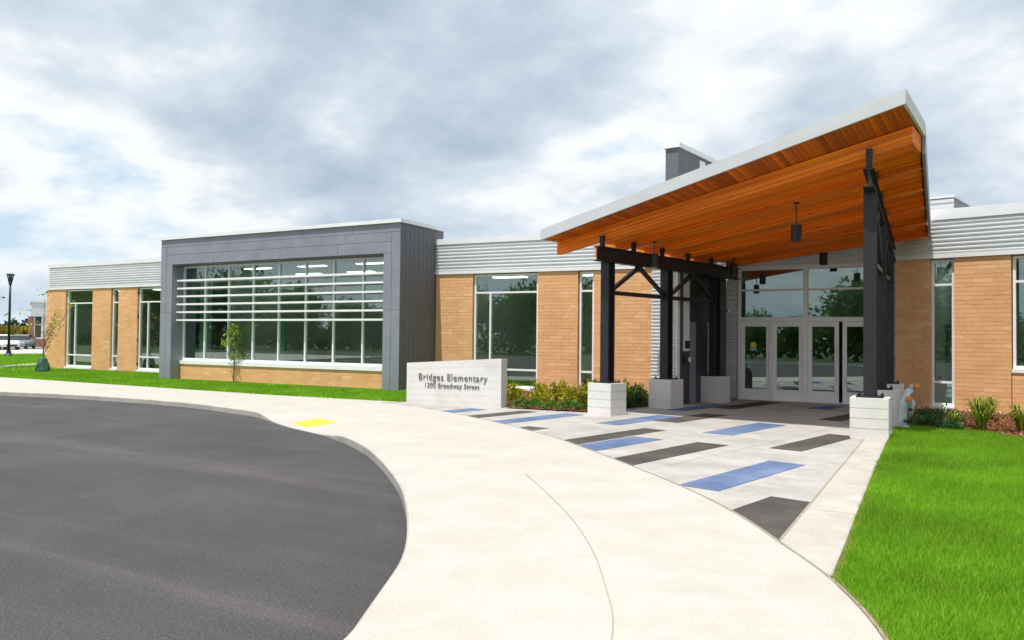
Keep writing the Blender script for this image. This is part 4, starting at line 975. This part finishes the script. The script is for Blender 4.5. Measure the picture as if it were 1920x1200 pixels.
for i, v in enumerate(mb.v): k = 1+.12*math.sin(i*2.3); mb.v[i] = (sb.x+(v[0]-sb.x)*k, sb.y+(v[1]-sb.y)*k, v[2])
thing_mb(mb, 'watering_bag', 'bag', 'dark green watering bag wrapped round the foot of the bare sapling', 'bag')
# big trees: one off to the left, a row across the road that the glass mirrors
def big_tree_mesh(seed, H, R, leaves, size):
    rg = np.random.default_rng(seed); rr = random.Random(seed); tr = MB(); tr.tube([(0, 0, -.3), (.1, 0, H*.25), (0, .1, H*.55), (.05, 0, H*.9)], [H*.030, H*.022, H*.013, H*.003], 9)
    cl = []
    for i in range(26):
        a = rr.uniform(0, 6.28); z0 = H*rr.uniform(.22, .75); l = R*rr.uniform(.5, 1.0)*(1.15-.55*z0/H); e_ = (math.cos(a)*l, math.sin(a)*l, z0+l*rr.uniform(.25, .7))
        tr.tube([(0, 0, z0), (e_[0]*.5, e_[1]*.5, z0+(e_[2]-z0)*.4), e_], [H*.009, H*.006, H*.002], 6); cl.append(np.array(e_)); cl.append(np.array(e_)*np.array([.6, .6, 1])+np.array([0, 0, .3]))
    cl.append(np.array([0, 0, H*.93])); per_ = leaves//len(cl)
    P = np.concatenate([c+rg.normal(0, 1, (per_, 3))*np.array([R*.22, R*.22, R*.17]) for c in cl])
    return tr, leaf_quads(P, size, seed, .2, .6)
def big_tree(name, loc, label, group, seed, H, R, leaves, size, rz=0.0):
    e = empty(name, loc, label, 'tree', group, rz); tr, V = big_tree_mesh(seed, H, R, leaves, size)
    tr.build('trunk', 'bark', e, M=W[e.name].copy(), smooth=True); me = stuff_mesh('crown', V, None, 'treeleaf', 4); link(bpy.data.objects.new('crown', me), e, W[e.name].copy()); return e
lt = G(-105, 690); big_tree('street_tree', (lt.x, lt.y, 0), 'leafy branch tips of a tree reaching in at the left edge of the picture', None, 31, 5.6, 1.75, 2400, .14)
bt = [big_tree('shade_tree', p_, 'broad leafy tree across the road, mirrored in the glass', 'trees across the road mirrored in the windows', sd_, 10.0, R, 5600, .62) for p_, sd_, R in (((-103, -41, -.2), 51, 4.6), ((-166, -42, -.2), 52, 4.2), ((14, -44, -.2), 53, 4.4))]
rows = [(-44, -40, .72), (-97, -39, .92), (-91, -42, .84), (-86, -38, .96), (-80, -41, .76), (-75, -38, .80), (-69, -42, .60), (-63, -39, .50), (-57, -42, .60), (-51, -39, .66), (-48, -45, .62), (-39, -43, .68), (-34, -39, .72), (-28, -42, .78), (-23, -38, .50), (-18, -41, .44), (-13, -39, .40), (-7.5, -38, .74), (-1, -42, .80), (4, -47, .95), (22, -42, 1.05), (-110, -42, 1.1), (-118, -46, 1.15), (30, -40, 1.0), (-126, -39, 1.0), (-133, -42, .9), (-140, -38, 1.05), (-148, -42, .95), (-156, -39, 1.0)]
for i, (x, y, s) in enumerate(rows):
    copy_tree(bt[i % 3], Matrix.Translation((x, y, -.2)) @ Matrix.Rotation(i*1.1, 4, 'Z') @ Matrix.Scale(s, 4))
rg = np.random.default_rng(77); n = 16000
hx = rg.uniform(-165, 35, n); hb = np.c_[hx, rg.uniform(-50, -46, n), rg.uniform(0, 1, n)**.8*(3.0+.8*np.sin(hx*.4)+.5*np.sin(hx*1.3))-.3]
add_stuff('added_hedge', leaf_quads(hb, .8, 78, .3, .7), 4, 'treeleaf', 'dark overgrown hedge added across the road to darken what the glass mirrors', 'hedge')  # hedge put in to darken the lower part of the reflections
# white house across the road, mirrored in the narrow right window
hs = empty('white_house', (7, -34, 0), 'white gabled house across the road, mirrored in the narrow right window', 'house')
FH = Fr(Vector((7, -34, -.25)), -EX, -EY)
mb = MB(); mb.fb(FH, -4.5, 4.5, 0, 8, 0, 5.2); mb.add([FH.p(-4.5, 0, 5.2), FH.p(4.5, 0, 5.2), FH.p(0, 0, 8.4), FH.p(-4.5, 8, 5.2), FH.p(4.5, 8, 5.2), FH.p(0, 8, 8.4)], [(0, 1, 2), (5, 4, 3)]); mb.build('wall', 'siding', hs)
mb = MB()
for s in (-1, 1): mb.bar(FH.p(s*2.45, -.4, 6.9), FH.p(s*2.45, 8.4, 6.9), (EX*-s*2.55+EZ*-1.81), (EX*-s*1.81*.03+EZ*.08)); 
mb.uv = []; mb.build('roof', 'shingle', hs)
for a, zz1 in ((-2.4, 1.2), (2.4, 1.2), (-.0, 5.6), (-2.4, 3.6), (2.4, 3.6)):
    wo2 = MB().fb(FH, a-.55, a+.55, -.05, .02, zz1, zz1+1.4).build('window', 'coping', hs); MB().fb(FH, a-.45, a+.45, -.07, -.052, zz1+.1, zz1+1.3).build('pane', 'cabglass', wo2)
# ================================================================== FAR LEFT
lp = G(16, 668); hl = height_at(16, 512, lp)
la = empty('street_lamp', tuple(lp), 'tall dark lamp post with an open funnel head by the car park', 'lamp post')
mb = MB(); mb.lathe(lp, [(.09, .42), (.075, hl*.6), (.065, hl-.75)], 12); mb.build('pole', 'lamppost', la, smooth=True)
mb = MB(); mb.lathe(lp, [(.34, 0), (.32, .06), (.16, .22), (.13, .42)], 14); mb.build('base', 'lamppost', la)
mb = MB()
for k in range(4):
    a = k*math.pi/2+.6; mb.tube([lp+EZ*(hl-.78)+Vector((math.cos(a)*.06, math.sin(a)*.06, 0)), lp+EZ*(hl-.16)+Vector((math.cos(a)*.21, math.sin(a)*.21, 0))], [.035, .03], 6)
mb.lathe(lp+EZ*(hl-.80), [(.07, 0), (.12, .05), (.05, .1)], 10); mb.build('bracket', 'lamppost', la)
mb = MB(); mb.lathe(lp+EZ*(hl-.17), [(.20, 0), (.26, .03), (.26, .09), (.16, .13), (.04, .14)], 18); mb.build('lamp_head', 'lamppost', la)
mb = MB(); mb.lathe(lp+EZ*(hl-.62), [(.05, 0), (.13, .40), (.12, .42)], 14); mb.build('diffuser', 'cabglass', la)
def car(loc, head, mat, label):
    e = empty('parked_car', loc, label, 'car', 'cars parked beyond the lawn', head); M = W[e.name].copy()
    # local: x forward, y left; outline loft
    secs = [(-2.2, .45, .92, .70), (-2.05, .32, 1.0, .80), (-1.5, .26, 1.02, .86), (-.5, .25, .98, .88), (.6, .25, .96, .88), (1.5, .27, .90, .86), (2.0, .32, .78, .78), (2.2, .42, .66, .66)]
    mb = MB(); vs = []
    for x, z0, z1, hw in secs: vs += [(x, -hw*.92, z0), (x, -hw, (z0+z1)/2), (x, -hw*.93, z1), (x, hw*.93, z1), (x, hw, (z0+z1)/2), (x, hw*.92, z0)]
    n = len(secs); fs = [(i*6+k, i*6+(k+1) % 6, (i+1)*6+(k+1) % 6, (i+1)*6+k) for i in range(n-1) for k in range(6)]+[tuple(range(5, -1, -1)), tuple(range((n-1)*6, n*6))]
    mb.add(vs, [f[::-1] for f in fs]); mb.build('body', mat, e, M=M, smooth=True)
    cab = [(-1.75, 1.0, .80), (-1.2, 1.40, .66), (-.1, 1.46, .64), (.55, 1.36, .66), (1.15, .95, .80)]
    mb = MB(); vs = [(x, -hw, z_) for x, z_, hw in cab]+[(x, hw, z_) for x, z_, hw in cab]; k = len(cab)
    vs += [(x, -.80, .93) for x, _, _ in cab]+[(x, .80, .93) for x, _, _ in cab]
    mb.add(vs, [(i, i+1, k+i+1, k+i) for i in (1, 2)]); mb.build('roof', mat, e, M=M)
    mb = MB(); mb.add(vs, [(0, 1, k+1, k), (3, 4, k+4, k+3)]+[(2*k+i, 2*k+i+1, i+1, i) for i in range(k-1)]+[(k+i, k+i+1, 3*k+i+1, 3*k+i) for i in range(k-1)]); mb.build('window', 'cabglass', e, M=M)
    for sx_ in (-1.38, 1.38):
        for sy in (-1, 1):
            wl = MB(); wl.tube([(sx_, sy*.66, .32), (sx_, sy*.86, .32)], [.32, .32], 16); wo3 = wl.build('wheel', 'rubber', e, M=M); rm2 = MB(); rm2.tube([(sx_, sy*.861, .32), (sx_, sy*.875, .32)], [.2, .17], 12); rm2.build('rim', 'rim', wo3, M=M)
    for sy in (-1, 1):
        MB().box(2.06, 2.18, sy*.56-.15, sy*.56+.15, .60, .72).build('headlight', 'lampglow' if False else 'whitealu', e, M=M); MB().box(-2.22, -2.12, sy*.56-.14, sy*.56+.14, .72, .88).build('taillight', 'taillight', e, M=M)
    MB().box(2.12, 2.24, -.45, .45, .36, .52).build('grille', 'black', e, M=M)
    return e
c1, c2 = G(4, 656), G(40, 654.5)
car((c1.x, c1.y, 0), math.atan2(-c1.y, -c1.x)+.35, 'carwhite', 'white car parked behind the lamp post'); car((c2.x, c2.y, 0), math.atan2(-c2.y, -c2.x)-.25, 'carsilver', 'silver grey car parked beside the far brick building')
# far building
fp = G(52, 650.5); vd = Vector((fp.x, fp.y, 0)).normalized(); fex = Vector((vd.y, -vd.x, 0)); FF = Fr(Vector((fp.x, fp.y, 0)), fex, vd)
far = empty('far_building', tuple(fp), 'far grey building with brick base seen past the left brick corner', 'building')
zt3 = height_at(55, 563, fp); zb3 = height_at(55, 593, fp)
MB().fb(FF, 0, .55, 0, 10, 0, zb3).build('brick_pier', 'farbrick', far); MB().fb(FF, .55, 9, .1, 10, 0, .95).build('base_wall', 'farbrick', far); MB().fb(FF, 2.0, 9, 0, 10, .95, zb3).build('brick_pier', 'farbrick', far)
MB().fb(FF, .25, 9, -.05, 10, zb3, zt3-.25).build('metal_cladding', 'cladding', far); MB().fb(FF, .15, 9, -.15, 10, zt3-.249, zt3).build('coping', 'coping', far)
wf = MB(); wf.fb(FF, .55, .68, .12, .3, .95, zb3); wf.fb(FF, 1.3, 1.42, .12, .3, .95, zb3); wf.fb(FF, .68, 1.3, .12, .3, .95, 1.1); wf.fb(FF, .68, 1.3, .12, .3, 2.55, 2.65); wf = wf.build('window', 'whitealu', far)
MB().fb(FF, .68, 1.3, .2, .21, 1.1, 2.55).build('pane', 'glass', wf); MB().fb(FF, .68, 1.3, .2, .21, 2.65, zb3).build('pane', 'glass', wf); MB().fb(FF, 1.42, 2.0, .1, .3, .95, zb3).build('wall_panel', 'cladding', far); MB().fb(FF, .56, 1.99, .5, 9, .96, zb3-.01).build('core', 'roomdark', far)
# crop field and wooded ridge
cf = G(20, 640.0); vd = Vector((cf.x, cf.y, 0)).normalized(); D0 = 118; rgt = Vector((vd.y, -vd.x, 0)); rg = np.random.default_rng(12); n = 26000
aa = rg.uniform(-60, 24, n); bb = rg.uniform(0, 30, n); base = np.outer(D0+bb, np.array(vd))+np.outer(aa, np.array(rgt)); hh = rg.uniform(1.9, 2.9, n); an = rg.uniform(0, 6.28, n)
dv = np.c_[np.cos(an)*.28, np.sin(an)*.28, np.zeros(n)]; V = np.zeros((n, 4, 3)); up = np.c_[rg.normal(0, .2, n), rg.normal(0, .2, n), hh]
V[:, 0] = base-dv*.6; V[:, 1] = base+dv*.6; V[:, 2] = base+dv+up; V[:, 3] = base-dv+up*.9; V[:, :, 2] -= .25
add_stuff('crop_field', V.reshape(-1, 3), 4, 'crop', 'ochre and green field of tall crop behind the parked cars', 'field')
n = 9000; aa = rg.uniform(-260, 120, n); D1 = 380; ht = 4.6+1.0*np.sin(aa*.05+.6)+.6*np.sin(aa*.17)+rg.normal(0, .3, n)+2.2*np.exp(-((aa+.0-np.array(rgt).dot(np.array(cf))-2)/9)**2)
base = np.outer(D1+rg.uniform(0, 25, n), np.array(vd))+np.outer(aa, np.array(rgt)); base[:, 2] = rg.uniform(0, 1, n)**.7*ht-1.5
add_stuff('far_wood', leaf_quads(base, 1.9, 15, .3, .8), 4, 'farleaf', 'dark wooded ridge on the horizon at the far left', 'wood')
